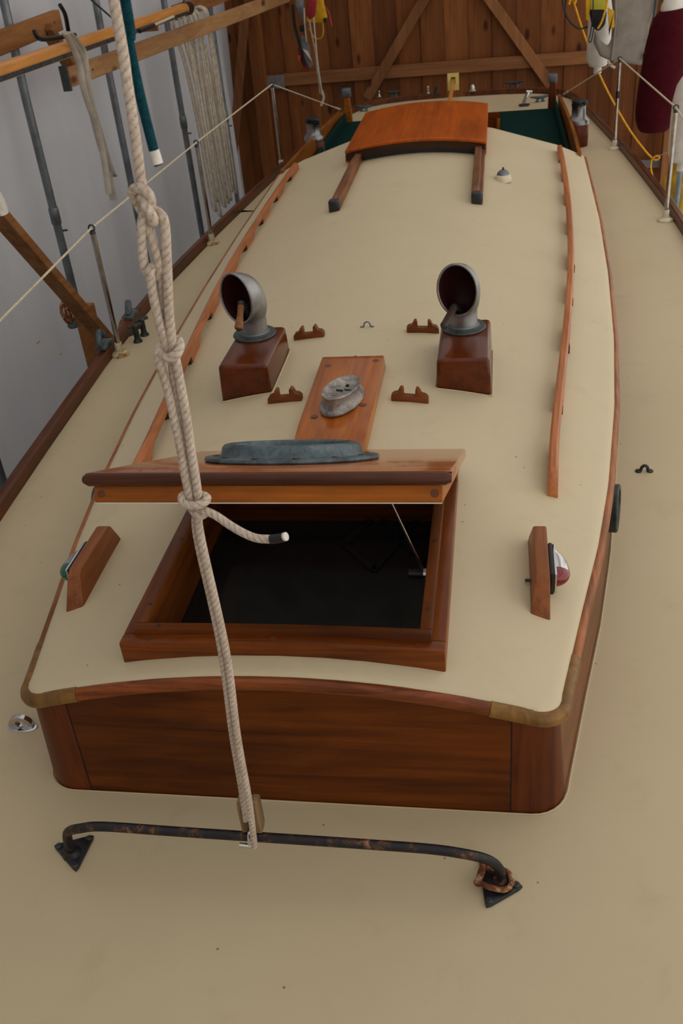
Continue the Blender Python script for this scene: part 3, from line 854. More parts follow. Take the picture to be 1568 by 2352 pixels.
def handle(p_top, p_bot, p_in, mat, label, r=.012):
    t = thing('winch_crank', p_bot, label, 'winch handle')
    d = p_bot-p_top; L = d.length; rot = V(0, 0, 1).rotation_difference(d.normalized()).to_matrix()
    bm = BM()
    pr = [(.0105, 0), (.0115, .1*L), (.0105, .35*L), (.0115, .55*L), (.0145, .8*L), (.0155, .92*L), (.013, .985*L), (.008, L)] if mat == 'handle_wood' else [(.012, 0), (.0125, .1*L), (.0125, .9*L), (.013, .95*L), (.011, L)]
    lathe(bm, pr, 18, p_top, rot); O('grip', bm, mat, t)
    bm = BM(); lathe(bm, [(.0095, -.010), (.013, -.008), (.013, .004), (.0115, .006)], 16, p_top, rot); O('ferrule', bm, 'dark_metal', t)
    bm = BM(); lathe(bm, [(.009, 0), (.007, .003), (.0, .0035)][:2], 14, p_bot, rot); O('end_pin', bm, 'dark_metal', t)
    bm = BM(); tube(bm, cr([p_top-d*.06, p_top-d*.02+V(.006, .02, -.01), p_in], 6), [.011]*6+[.012]*6+[.010], 10, flat=(1, .55)); O('crank_arm', bm, 'dark_metal', t)
mL = sum(ringL, V(0, 0, 0))/32; mR = sum(ringR, V(0, 0, 0))/32
handle(atY(554, 699, mL.y-.015), atY(548, 757, mL.y-.08), V(cL.x, cL.y-.015, ZT+.045), 'handle_wood', 'light turned-wood winch handle stuck in the left cowl mouth')
handle(atY(1042, 708, mR.y+.0), atY(1018, 750, mR.y-.08), V(cR.x, cR.y-.01, ZT+.045), 'handle_dark', 'dark brown winch handle stuck in the right cowl mouth')

# ================================================================== CENTRE PAD AND OVAL FITTING
pad = thing('mast_pad', (-.015, 2.6, roofz(0, 2.6)), 'orange varnished wooden pad on the centreline behind the hatch lid', 'wooden pad')
bm = BM(); rings = []
for y, h in ((2.30, .012), (2.33, .022), (2.38, .034), (2.43, .040), (2.6, .042), (2.88, .042), (2.905, .040)):
    rings.append([V(x, y, roofz(0, y)-.012 if k < 2 else roofz(0, y)+h) for k, x in enumerate((-.124, .092, .088, -.121))])
loft(bm, rings); bev(bm, .004, 2, 40); O('pad_body', bm, 'pad_wood', pad)
for x, y in ((-.09, 2.83), (.06, 2.55), (-.08, 2.48), (.065, 2.86)):
    bm = BM(); lathe(bm, [(.011, 0), (.011, .0006)], 14, (x, y, roofz(0, y)+.0418)); O('wood_plug', bm, 'plug_wood', pad)
fz = roofz(0, 2.62)+.042
cF = at(786, 922, fz)
fit = thing('oval_deck_fitting', V(cF.x, cF.y, fz), 'oval weathered cast-metal fitting with dished slotted top on the wooden pad', 'deck fitting')
rz = Matrix.Rotation(R_(-14), 3, 'Z')
def orow(a, b_, z, tilt=0, oy=0, n=40):
    return [V(cF.x, cF.y, fz) + rz @ V(a*math.cos(t), oy+b_*math.sin(t), z+tilt*math.sin(t)) for t in [2*math.pi*k/n for k in range(n)]]
bm = BM(); rings = [orow(.058, .108, 0), orow(.060, .110, .005), orow(.058, .108, .012), orow(.050, .098, .016), orow(.047, .094, .026), orow(.047, .094, .038, -.004), orow(.051, .098, .047, -.006), orow(.049, .096, .050, -.006), orow(.044, .090, .049, -.006), orow(.036, .074, .040, -.005), orow(.018, .036, .036, -.002, .01)]
loft(bm, rings); O('fitting_body', bm, 'cast_lead', fit)
for x, y in ((-.014, -.045), (-.004, -.004), (.020, .004)):
    bm = BM(); tube(bm, [V(cF.x, cF.y, fz+.0395)+rz @ V(x+q, y+.002*math.sin(q*300), 0) for q in (-.011, 0, .011)], .0025, 8); O('slot', bm, 'dark_metal', fit)
bm = BM(); lathe(bm, [(.006, 0), (.006, .002)], 12, V(cF.x, cF.y, fz+.037)+rz @ V(.006, .036, 0)); O('hole', bm, 'dark_cabin', fit)

# ================================================================== SMALL FITTINGS ON THE ROOF
def chock(p0, p1, label):
    """wooden spar chock: low base with two horns around a slot"""
    z0 = min(roofz(p0.x, p0.y), roofz(p1.x, p1.y))-.004
    c = (p0+p1)/2; t = thing('spar_chock', (c.x, c.y, roofz(c.x, c.y)), label, 'chock', 'wooden chocks on the cabin roof')
    d = (p1-p0); d.z = 0; L = d.length; d.normalize(); n = V(-d.y, d.x, 0)
    pr = [(0, -.006), (L, -.006), (L, .016), (L*.93, .024), (L*.82, .027), (L*.76, .042), (L*.70, .046), (L*.66, .040), (L*.655, .018), (L*.345, .018), (L*.34, .040), (L*.30, .046), (L*.24, .042), (L*.18, .027), (L*.07, .024), (0, .016)]
    zr = lambda s: roofz((p0+d*s).x, (p0+d*s).y)
    bm = BM(); prism(bm, [p0.xy.to_3d()+d*s-n*.012+V(0, 0, zr(s)+h) for s, h in pr], n*.026); bev(bm, .0025, 2, 25)
    b1 = O('chock_body', bm, 'teak_chock', t)
    for s in (.1, .9):
        q = p0+d*(L*s)+n*.001; bm = BM(); lathe(bm, [(.0055, 0), (.004, .0015)], 10, V(q.x, q.y, zr(L*s)+.0245)); O('screw', bm, 'rubber_grey', t)
chock(atR(617, 924), atR(694, 917), 'small wooden chock in front of the left vent box')
chock(atR(676, 779), atR(745, 771), 'small wooden chock beside the back of the left vent box')
chock(atR(899, 917), atR(984, 923), 'small wooden chock in front of the right vent box')
chock(atR(934, 761), atR(1008, 763), 'small wooden chock beside the back of the right vent box')
def strap_eye(c, w, h, r, mat, label, ang=0, par_z=None, foot=True):
    t = thing('eye_strap', c, label, 'eye strap', 'metal eye straps')
    d = V(math.cos(ang), math.sin(ang), 0); P = []
    if foot: P += [c-d*w*.5+V(0, 0, r*.6), c-d*w*.36+V(0, 0, r*.8)]
    P += [c + d*(-w*.28*math.cos(a)) + V(0, 0, r+h*math.sin(a)) for a in [math.pi*k/8 for k in range(9)]]
    if foot: P += [c+d*w*.36+V(0, 0, r*.8), c+d*w*.5+V(0, 0, r*.6)]
    bm = BM(); tube(bm, cr(P, 3), r, 8); O('strap', bm, mat, t)
    for s in (-1, 1):
        bm = BM(); lathe(bm, [(r*2.0, 0), (r*2.0, r*.8), (r*1.2, r*1.3)], 12, c+d*(s*w*.46)); O('foot', bm, mat, t)
p = atR(843, 751); strap_eye(p, .044, .017, .0028, 'galv', 'small wire eye strap alone between the two vents')
p = atR(819, 832); strap_eye(p, .040, .020, .0035, 'chrome', 'small bright eye strap just behind the wooden pad')
p = at(1479, 1083); strap_eye(p, .042, .018, .0055, 'dark_metal', 'dark metal eye strap on the right side deck')
# chrome padeye on the foredeck left
c = at(52, 1670); t = thing('chrome_padeye', c, 'polished chrome half-round padeye on the left foredeck', 'padeye')
bm = BM(); nn = 32; lo = []; li = []
for k in range(nn):
    an = 2*math.pi*k/nn; cx_, sz_ = math.cos(an), math.sin(an)
    lo.append((.033*cx_, .010+.030*sz_) if sz_ > 0 else (.033*(1 if cx_ > 0 else -1)*min(1, abs(cx_)*1.5), max(.002, .010+.02*sz_)))
    li.append((.013*cx_, .016+.011*sz_))
fr = [c+V(x, -.007, z) for x, z in lo]; fi = [c+V(x, -.007, z) for x, z in li]; bi = [p+V(0, .014, 0) for p in fi]; bo_ = [p+V(0, .014, 0) for p in fr]
loft(bm, [fr, fi, bi, bo_, fr], True, False); bmesh.ops.remove_doubles(bm, verts=bm.verts[:], dist=1e-5); bev(bm, .003, 2, 50); O('eye', bm, 'chrome', t)
bm = BM(); lathe(bm, [(.042, 0), (.042, .002), (.038, .004)], 28, c, None, 1, .45); O('base_plate', bm, 'chrome', t)
# mushroom vent / lamp base
c = atR(1155, 412); t = thing('mushroom_vent', c, 'small round cream vent with grey metal cap by the hatch runner', 'vent')
bm = BM(); lathe(bm, [(.045, -.01), (.046, .006), (.042, .020), (.034, .026)], 32, c); O('vent_base', bm, 'cream_enamel', t)
bm = BM(); lathe(bm, [(.034, .024), (.032, .034), (.022, .046), (.008, .052)], 28, c); O('vent_cap', bm, 'galv', t)
bm = BM(); lathe(bm, [(.005, .050), (.006, .060), (.003, .064)], 12, c); O('cap_stud', bm, 'dark_metal', t)

# grab rails
def grabrail(ptsxy, feet, label, s):
    tab = sorted((p[1], p[0]) for p in ptsxy)
    y0, y1 = tab[0][0], tab[-1][0]
    t = thing('grab_rail', (interp(tab, (y0+y1)/2), (y0+y1)/2, roofz(interp(tab, (y0+y1)/2), (y0+y1)/2)), label, 'grab rail', 'teak grab rails')
    n = 330; rings = []
    for k in range(n+1):
        y = y0+(y1-y0)*k/n; xx = interp(tab, y)
        # smoothed x
        xx = sum(interp(tab, min(y1, max(y0, y+q))) for q in (-.3, -.2, -.1, 0, .1, .2, .3))/7
        zr = roofz(xx, y)
        top = .055
        if y-y0 < .09: top = .014+.041*math.sqrt(max(0, 1-(1-(y-y0)/.09)**2))
        if y1-y < .06: top = .018+.037*math.sqrt(max(0, 1-(1-(y1-y)/.06)**2))
        lo = -.006; i = max([j for j in range(len(feet)) if feet[j] <= y+1e-6], default=0)
        a = feet[i]; b_ = feet[i+1] if i+1 < len(feet) else y1+.3
        q = y-a
        fl = .15 if i else .20
        if q > fl: lo = -.006 + .037*min(1, ((q-fl)/.09))**.6
        if i+1 >= len(feet)-0 and y1-y < .1: lo = -.006
        rings.append([V(xx-.014, y, zr+lo), V(xx+.014, y, zr+lo), V(xx+.014, y, zr+top-.006), V(xx+.007, y, zr+top), V(xx-.007, y, zr+top), V(xx-.014, y, zr+top-.006)])
    bm = BM(); loft(bm, rings); O('rail_body', bm, 'teak_rail', t, ang=40)
    for y in feet[1:]:
        xx = interp(tab, y); bm = BM(); box(bm, (xx, y-.002, roofz(xx, y)+.010), (.0296, .026, .030)); O('foot_end', bm, 'dark_edge', t)
ftR = [2.27, 2.77, 3.26, 3.74, 4.15, 4.66, 5.16, 5.62, 6.04]
RX = [(.604, 2.25), (.652, 2.77), (.703, 3.26), (.745, 3.74), (.778, 4.15), (.803, 4.66), (.822, 5.16), (.832, 5.62), (.835, 6.04), (.836, 6.30)]
grabrail(RX, ftR, 'scalloped teak grab rail along the right side of the cabin roof', 1)
LXp = [(-.604, 2.25), (-.655, 2.77), (-.715, 3.26), (-.762, 3.74), (-.800, 4.2), (-.822, 4.66), (-.83, 5.12), (-.834, 5.6), (-.832, 6.0), (-.83, 6.25)]
grabrail(LXp, [2.25, 2.77, 3.24, 3.72, 4.235, 4.668, 5.112, 5.55, 5.985], 'scalloped teak grab rail along the left side of the cabin roof', -1)

# navigation light boards
def navlight(x0, x1, s, lens, labels):
    xm = (x0+x1)/2; t = thing('light_board', (xm, 1.86, roofz(xm, 1.86)), labels[0], 'light board', 'wooden navigation light boards')
    y0, y1 = 1.722, 2.022
    pr = [(y0, -.02), (y1, -.02), (y1, .0), (y1-.006, .03), (y1-.02, .070), (y1-.035, .078), (y0+.075, .078), (y0+.055, .070), (y0, .0)]
    bm = BM(); zb_ = min(roofz(x0, 1.86), roofz(x1, 1.86))
    ta = [V(x0+(.017*max(0, h)/.078 if s > 0 else 0), y, zb_+h) for y, h in pr]; tb_ = [V(x1-(.017*max(0, h)/.078 if s < 0 else 0), y, zb_+h) for y, h in pr]
    loft(bm, [ta, tb_]); bev(bm, .004, 2, 25); O('board', bm, 'board_teak', t)
    xo = x1 if s > 0 else x0
    t2 = thing('navigation_light', V(xo, 1.86, zb_+.03), labels[1], 'navigation light', 'navigation lights')
    cz = zb_+.040; yc = 1.865
    bm = BM(); box(bm, V(xo+s*.006, yc, cz), (.011, .13, .062)); bev(bm, .004, 2); O('gasket', bm, 'black_plastic', t2)
    bm = BM(); box(bm, V(xo+s*.0145, yc, cz), (.006, .125, .058)); bev(bm, .0025, 2); O('base_plate', bm, 'chrome', t2)
    # housing: hump tapering aft; lens forward
    bm = BM(); rings = []
    for k in range(9):
        f = k/8; y = yc-.028+.085*f; w = .034*math.sqrt(max(.02, 1-f**2.2)); h = .024*(1-.35*f)
        rings.append([V(xo+s*(.016+w*max(0, math.sin(a))), y, cz+.002+h*math.cos(a)) for a in [math.pi*j/10 for j in range(11)]])
    loft(bm, rings, True, True); O('housing', bm, 'chrome', t2, ang=60)
    bm = BM(); rings = []
    for k in range(9):
        f = k/8; y = yc-.028-.032*f; w = .033*math.sqrt(max(.02, 1-f**2.0)); h = .023*math.sqrt(max(.06, 1-.8*f*f))
        rings.append([V(xo+s*(.016+w*max(0, math.sin(a))), y, cz+.002+h*math.cos(a)) for a in [math.pi*j/10 for j in range(11)]])
    loft(bm, rings, True, True); O('lens', bm, lens, t2, ang=60)
    if s > 0:
        bm = BM(); tube(bm, [V(x0-.007, 1.84, zb_+.022), V(x0+.008, 1.84, zb_+.022)], .004, 8); O('cable_gland', bm, 'dark_metal', t)
navlight(.535, .583, 1, 'lens_red', ('wooden light board carrying the red side light', 'chrome navigation light with red lens on the right board'))
navlight(-.603, -.553, -1, 'lens_green', ('wooden light board carrying the green side light', 'chrome navigation light with green lens behind the left board'))

# ================================================================== TRAVELLER BAR, BLOCK
tb = thing('traveller_bar', (0, 1.23, 0), 'black rusty bent traveller rod on triangular feet across the foredeck', 'traveller bar')
yb = 1.225; zbr = .122
P = [V(-.470, 1.245, .004), V(-.470, 1.243, .05), V(-.455, 1.236, .088), V(-.415, yb, .116), V(-.36, yb, .126), V(-.2, yb, .124), V(0, yb, .122), V(.2, yb, .120), V(.33, yb, .117), V(.40, yb, .108), V(.445, 1.232, .085), V(.468, 1.238, .05), V(.472, 1.24, .004)]
bm = BM(); tube(bm, cr(P, 6), .0105, 14); O('rod', bm, 'rusty_black', tb)
def foot(s, pix):
    q = [at(*p) for p in pix]; c = sum(q, V(0, 0, 0))/3
    P = []
    for i in range(3):
        a, b_, d = q[i-1], q[i], q[(i+1) % 3]
        P += [b_.lerp(a, .16), b_+(c-b_)*.06, b_.lerp(d, .16)]
    bm = BM(); prism(bm, P, (0, 0, .008)); bev(bm, .003, 2, 40); f = O('foot_plate', bm, 'black_paint', tb)
    for b_ in q:
        e = b_+(c-b_)*.30; bm = BM(); lathe(bm, [(.008, .0), (.008, .010), (.005, .0125)], 12, e); O('bolt', bm, 'dark_metal', f)
    bm = BM(); lathe(bm, [(.022, .004), (.019, .012), (.012, .018)], 20, V(P[0].x*0+(-.470 if s < 0 else .472), 1.242, 0)); O('boss', bm, 'rusty_black', f)
foot(-1, ((122, 1945), (220, 1920), (176, 2008)))
foot(1, ((1098, 1972), (1205, 2040), (1115, 2092)))
# rusty shackle around the right foot
ts = thing('rusty_shackle', (.445, 1.23, .0), 'rusty shackle hooked around the right foot of the rod', 'shackle')
cs = V(.470, 1.238, .030)
bm = BM(); tube(bm, cr([cs+V(-.052, -.012, -.004), cs+V(-.02, -.024, -.008), cs+V(.01, -.024, -.012), cs+V(.024, -.004, -.012), cs+V(.012, .018, -.010), cs+V(-.028, .020, -.004)], 6), .0058, 10); O('bow', bm, 'rust', ts)
bm = BM(); tube(bm, [cs+V(-.046, -.024, -.002), cs+V(-.032, .03, -.002)], .0075, 10); O('pin', bm, 'rust', ts)
# wooden block standing on the rod
cb = atY(576, 1868, yb+.012)
blk = thing('pulley_block', V(cb.x, yb, zbr+.012), 'small weathered wooden pulley block standing on the traveller rod', 'pulley block')
for s in (-1, 1):
    bm = BM(); pr = [(0, .047), (.011, .046), (.016, .041), (.018, .030), (.018, -.030), (.016, -.041), (.010, -.046), (0, -.047)]
    poly = [V(cb.x+s*.0085, yb+.012+a, cb.z+z) for a, z in pr]+[V(cb.x+s*.0085, yb+.012-a, cb.z+z) for a, z in pr[-2:0:-1]]
    prism(bm, poly, V(s*.0125, 0, 0)); bev(bm, .003, 2, 40); O('cheek', bm, 'block_wood', blk)
bm = BM(); tube(bm, [V(cb.x-.007, yb+.012, cb.z-.004), V(cb.x+.007, yb+.012, cb.z-.004)], .017, 24); O('sheave', bm, 'dark_metal', blk)
bm = BM(); box(bm, V(cb.x, yb+.012, cb.z+.036), (.0172, .026, .02)); bev(bm, .003, 1); O('head_chock', bm, 'block_wood', blk)
bm = BM(); box(bm, V(cb.x, yb+.012, cb.z-.040), (.0172, .026, .012)); bev(bm, .003, 1); O('tail_chock', bm, 'block_wood', blk)
bm = BM(); ring_torus(bm, V(cb.x-.004, yb, zbr+.004), (1, 0, 0), .019, .0042, 24, 8); sh = O('shackle', bm, 'chrome', blk)
bm = BM(); tube(bm, [V(cb.x-.026, yb-.019, zbr-.004), V(cb.x+.006, yb-.019, zbr-.006)], .0052, 10); O('shackle_pin', bm, 'chrome', sh)

# ================================================================== HANGING ROPES
YR = 1.222; RR = .0069
def A_(X, Y, d=0): return atY(260+X/4.704, 380+Y/4.704, YR+d)
def B2(X, Y, d=0): return atY(340+X/4.356, 760+Y/4.356, YR+d)
ur = thing('hanging_rope', atY(335, 640, YR), 'beige braided rope hanging from above, ending in the upper eye knot', 'rope', 'beige braided ropes')
top = atY(261, 0, YR); tp = V(.02, YR+.0, 2.8)
bm = BM(); tube(bm, cr([tp, top+(tp-top)*.4, top, atY(291, 180, YR), atY(313, 330, YR), A_(300, 160), A_(330, 330, .004), A_(345, 480, .006)], 8), RR, 12); O('standing_part', bm, 'rope_beige', ur)
bm = BM(); tube(bm, cr([A_(325, 520, .012), A_(270, 420, .010), A_(215, 310, .0), A_(220, 265, -.006), A_(275, 245, -.012), A_(345, 272, -.014), A_(398, 340, -.012), A_(402, 420, -.004), A_(375, 500, .010)], 7), RR*1.02, 12); O('knot_turn', bm, 'rope_beige', ur)
bm = BM(); tube(bm, cr([A_(300, 330, -.008), A_(345, 420, -.014), A_(390, 500, -.014), A_(435, 580, -.010), A_(425, 610, -.002), A_(380, 560, .010)], 7), RR*1.02, 12); O('knot_tuck', bm, 'rope_beige', ur)
bm = BM(); tube(bm, cr([A_(365, 500, .004), A_(318, 580, 0), A_(308, 700, -.002), A_(316, 900, -.002), A_(328, 1040, -.002), A_(360, 1150, .0), A_(430, 1205, .006), A_(492, 1165, .003), A_(496, 1060, .0), A_(455, 900, 0), A_(400, 720, .002), A_(360, 560, .006), A_(380, 480, .010)], 7), RR, 12); O('eye_loop', bm, 'rope_beige', ur)
lr = thing('tied_rope', V(B2(545, 2100).x, YR, .16), 'beige braided rope with black-taped tail hitched above the open hatch and tied to the block', 'rope', 'beige braided ropes')
bm = BM(); tube(bm, cr([A_(400, 470, .014), A_(470, 500, .008), A_(535, 560, .002), A_(562, 700, .0), A_(572, 900, 0), A_(582, 1100, 0), A_(590, 1300, 0), A_(600, 1550, 0), A_(622, 1800, 0), A_(640, 1950, 0), A_(655, 2050, .002), B2(285, 330, .002), B2(345, 650), B2(390, 900), B2(430, 1200), B2(470, 1430), B2(498, 1640), B2(500, 1760, .002), B2(505, 1880)], 7), RR, 12); O('right_strand', bm, 'rope_beige', lr)
bm = BM(); tube(bm, cr([A_(560, 1700, .012), A_(525, 1400, .010), A_(515, 1240, .008), A_(480, 1130, .008), A_(430, 1100, .0), A_(400, 1140, -.009), A_(405, 1230, -.006), A_(432, 1400, -.003), A_(475, 1600, -.002), A_(520, 1780, -.002), A_(570, 1940, 0), A_(605, 2040, .004)], 7), RR, 12); O('bight', bm, 'rope_beige', lr)
bm = BM(); tube(bm, cr([A_(640, 2080, .012), B2(250, 420, .010), B2(300, 720, .010), B2(345, 980, .010), B2(380, 1250, .010), B2(420, 1500, .010), B2(450, 1690, .010)], 7), RR*.95, 12); O('back_strand', bm, 'rope_beige', lr)
bm = BM(); tube(bm, cr([B2(430, 1720, .002), B2(402, 1600), B2(360, 1400), B2(318, 1150), B2(265, 900), B2(205, 620), B2(150, 440), B2(110, 300), B2(105, 200), B2(150, 140, .004), B2(190, 110, .014), B2(250, 90, .018), B2(300, 95, .012), B2(318, 150, .0), B2(295, 215, -.010), B2(230, 262, -.014), B2(170, 268, -.010), B2(145, 220, .0), B2(165, 170, .012)], 7), RR, 12); O('lower_hitch', bm, 'rope_beige', lr)
bm = BM(); tube(bm, cr([B2(340, 1660, .0), B2(350, 1715, -.009), B2(420, 1745, -.014), B2(500, 1742, -.014), B2(570, 1710, -.008), B2(588, 1668, .002), B2(540, 1645, .012), B2(460, 1640, .016), B2(380, 1642, .012)], 6, True), RR, 12, True); O('ring_turn', bm, 'rope_beige', lr)
bm = BM(); tube(bm, cr([B2(410, 1740, .006), B2(440, 1790, .0), B2(480, 1830, -.006), B2(530, 1850, -.006), B2(570, 1820, -.002), B2(520, 1770, .008), B2(470, 1745, .010)], 7), RR*.95, 12); O('tuck_turn', bm, 'rope_beige', lr)
tail = cr([B2(490, 1765, .0), B2(560, 1795, -.006), B2(680, 1850, -.012), B2(820, 1945, -.02), B2(960, 2025, -.028), B2(1090, 2075, -.034), B2(1240, 2085, -.040)], 7)
bm = BM(); tube(bm, tail, RR, 12); O('tail', bm, 'rope_beige', lr)
bm = BM(); tube(bm, cr([B2(1225, 2086, -.040), B2(1300, 2078, -.042), B2(1362, 2062, -.044)], 4), RR*1.06, 14); tpp = O('black_tape', bm, 'black_plastic', lr)
bm = BM(); tube(bm, [B2(1355, 2063, -.044), B2(1382, 2056, -.045)], RR*1.0, 12); O('cut_end', bm, 'tape_white', tpp)
pb = V(cb.x+.004, yb-.026, zbr-.012)
pt = B2(500, 1870)
bm = BM(); tube(bm, cr([B2(490, 1800), pt, B2(545, 2150), atY(520, 1500, YR-.004), atY(545, 1690, YR-.014), atY(570, 1830, YR-.026), atY(581, 1915, YR-.028), atY(584, 1944, YR-.026)], 7), RR, 12); O('fall', bm, 'rope_beige', lr)
bm = BM(); tube(bm, cr([B2(470, 1850, .008), B2(500, 2130, .010), atY(505, 1480, YR+.004), atY(532, 1680, YR-.004), atY(552, 1800, YR-.004), V(cb.x-.002, yb-.016, cb.z+.012)], 7), RR*.9, 12); O('second_fall', bm, 'rope_beige', lr)
# teal rope
tr_ = thing('teal_rope', atY(363, 375, YR+.02), 'dark teal braided rope with white whipped end hanging at upper left', 'rope')
e0, e1 = atY(353, 345, YR+.02), atY(363, 376, YR+.02)
bm = BM(); tube(bm, cr([V(.03, YR+.02, 2.8), atY(265, -130, YR+.02), atY(282, 0, YR+.02), atY(297, 100, YR+.02), atY(322, 220, YR+.02), e0], 10), .0066, 12); O('rope_body', bm, 'rope_teal', tr_)
bm = BM(); tube(bm, [e0, e0.lerp(e1, .4), e1], .0070, 14); wv_ = O('whipped_end', bm, 'tape_white', tr_)
bm = BM(); tube(bm, [e1, e1+V(.0005, 0, -.002)], .0062, 12); O('cut_end', bm, 'black_plastic', wv_)

# ================================================================== STANCHIONS, LIFELINES
def make_stanchion(mat_base, h):
    t = thing('stanchion', (0, 0, 0))
    bm = BM(); lathe(bm, [(.046, 0), (.047, .006), (.042, .013), (.024, .018), (.020, .022), (.0185, .060), (.0165, .064)], 24); O('base', bm, mat_base, t)
    bm = BM(); tube(bm, [V(0, 0, .05), V(0, 0, h)], .0125, 16); tu = O('tube', bm, 'steel_tube', t)
    bm = BM(); lathe(bm, [(.0135, h-.004), (.014, h), (.012, h+.008), (.006, h+.012)], 16); O('cap', bm, 'dark_metal', tu)
    bm = BM(); ring_torus(bm, V(0, 0, h+.022), (0, 1, 0), .0135, .0042, 20, 8); O('eye', bm, 'dark_metal', tu)
    return t
s1 = make_stanchion('rusty_enamel', .592); s2 = make_stanchion('cream_enamel', .605)
used = {0: False, 1: False}
def stanchion(kind, x, y, label, lean=(0, 0)):
    src = s1 if kind == 0 else s2
    o = dup(src) if used[kind] else src
    used[kind] = True
    o.location = (x, y, 0); o.rotation_euler = (lean[0], lean[1], 0)
    tag(o, label, 'stanchion', 'lifeline stanchions'); return o
L1, L2, L3_ = at(277, 815), at(488, 560), at(647, 386); R1, R2 = at(1410, 342), at(1527, 507)
def leanfor(b_, tpx):
    d = ray(*tpx); s = (Vector((b_.x, b_.y)) - CAM.xy).length/Vector((d.x, d.y)).length; p = CAM+d*s
    return p
stanchion(0, L1.x, L1.y, 'steel lifeline stanchion with rusty base, nearest on the left')
stanchion(0, L2.x, L2.y, 'steel lifeline stanchion with stained base, second on the left')
stanchion(1, L3_.x, L3_.y, 'slim steel lifeline stanchion, furthest on the left')
stanchion(1, R1.x, R1.y, 'steel lifeline stanchion with black tape band, further one on the right')
stanchion(1, R2.x, R2.y, 'steel lifeline stanchion with cream base, nearer one on the right')
stanchion(0, -1.20, 2.15, 'steel lifeline stanchion beyond the left picture edge')
stanchion(1, 1.37, 3.3, 'steel lifeline stanchion beyond the right picture edge')
bm = BM(); lathe(bm, [(.0145, .36), (.0145, .41)], 16, V(R1.x, R1.y, 0)); tape = O('tape_band', bm, 'black_plastic')
for o in bpy.data.objects:
    if o.name.startswith('stanchion') and (o.location-R1).length < .01:
        tape.data.transform(Matrix.Translation(-o.location)); tape.parent = o
ZE = .622
def line(name, pts, r, mat, label, cat='lifeline', sag=.0, group=None):
    t = thing(name, Vector(pts[0]), label, cat, group); P = []
    for a, b_ in zip(pts, pts[1:]):
        a, b_ = Vector(a), Vector(b_)
        for k in range(10):
            f = k/10; P.append(a.lerp(b_, f)-V(0, 0, sag*4*f*(1-f)))
    P.append(Vector(pts[-1]))
    bm = BM(); tube(bm, P, r, 8); O('line', bm, mat, t); return t
LEa = V(-.985, 9.25, .16); LEb = V(1.03, 9.25, .16)
ll = line('lifeline', [(-1.20, 2.15, .614), (L1.x, L1.y, .614), (L2.x, L2.y, .614), (L3_.x, L3_.y, .627), LEa], .0048, 'line_white', 'cream lifeline rope running along the left side of the deck', group='lifelines')
lr2 = line('lifeline', [(1.37, 3.3, .627), (R2.x, R2.y, .627), (R1.x, R1.y, .627), LEb], .0048, 'line_white', 'cream lifeline rope running along the right side of the deck', group='lifelines')
for o, e, d in ((ll, LEa, (LEa-V(L3_.x, L3_.y, .627))), (lr2, LEb, (LEb-V(R1.x, R1.y, .627)))):
    d.normalize(); bm = BM(); tube(bm, [e-d*.14, e-d*.02], .009, 8); O('lashing', bm, 'webbing', o)
    bm = BM(); ring_torus(bm, e+d*.012, (1, .3, 0), .018, .005, 16, 8); O('thimble', bm, 'dark_metal', o)

# ================================================================== WINCHES, CUSHIONS, STERN GEAR
def winch(x, y, label):
    t = thing('winch', (x, y, 0), label, 'winch', 'cockpit winches')
    bm = BM(); lathe(bm, [(.078, 0), (.080, .004), (.080, .150), (.075, .158)], 28, V(x, y, 0)); O('wooden_base', bm, 'mahogany_post', t)
    bm = BM(); lathe(bm, [(.074, .155), (.080, .162), (.080, .188), (.074, .198), (.060, .210), (.054, .226), (.052, .262), (.053, .285), (.056, .295)], 32, V(x, y, 0)); O('drum', bm, 'drum_metal', t)
    bm = BM(); lathe(bm, [(.046, .292), (.056, .298), (.056, .310), (.046, .312), (.046, .318), (.056, .320), (.054, .332), (.030, .340), (.012, .341)], 32, V(x, y, 0)); O('self_tailer', bm, 'black_plastic', t)
    bm = BM(); box(bm, V(x+.05, y-.03, .315), (.03, .03, .018)); bev(bm, .004, 2); O('feeder_arm', bm, 'dark_metal', t)
winch(1.068, 7.93, 'chrome winch on a dark wooden base beside the right cockpit coaming')
winch(-1.015, 7.95, 'chrome winch on a dark wooden base beside the left cockpit coaming')
for s, lb in ((1, 'dark green cockpit cushion on the right seat'), (-1, 'dark green cockpit cushion on the left seat')):
    t = thing('seat_cushion', (s*.71, 8.0, -.05), lb, 'cushion', 'green cockpit cushions')
    bm = BM(); box(bm, (s*.722, 7.92, -.006), (.495, 2.76, .088)); bev(bm, .018, 3); O('cushion_body', bm, 'green_cushion', t)
    bm = BM(); x0, x1, y0, y1 = s*.722-.241, s*.722+.241, 6.55, 9.29
    q = [V(x0, y0, .034), V(x1, y0, .034), V(x1, y1, .034), V(x0, y1, .034)]; P = [q[i].lerp(q[(i+1) % 4], k/8) for i in range(4) for k in range(8)]
    tube(bm, P, .005, 6, True); O('piping', bm, 'green_cushion', t)
    bm = BM(); box(bm, (s*.958, 7.95, .06), (.03, 2.7, .11)); bev(bm, .012, 3); tag(O('back_cushion', bm, 'green_cushion'), 'slim green back cushion against the %s coaming' % ('right' if s > 0 else 'left'), 'cushion', 'green cockpit cushions')
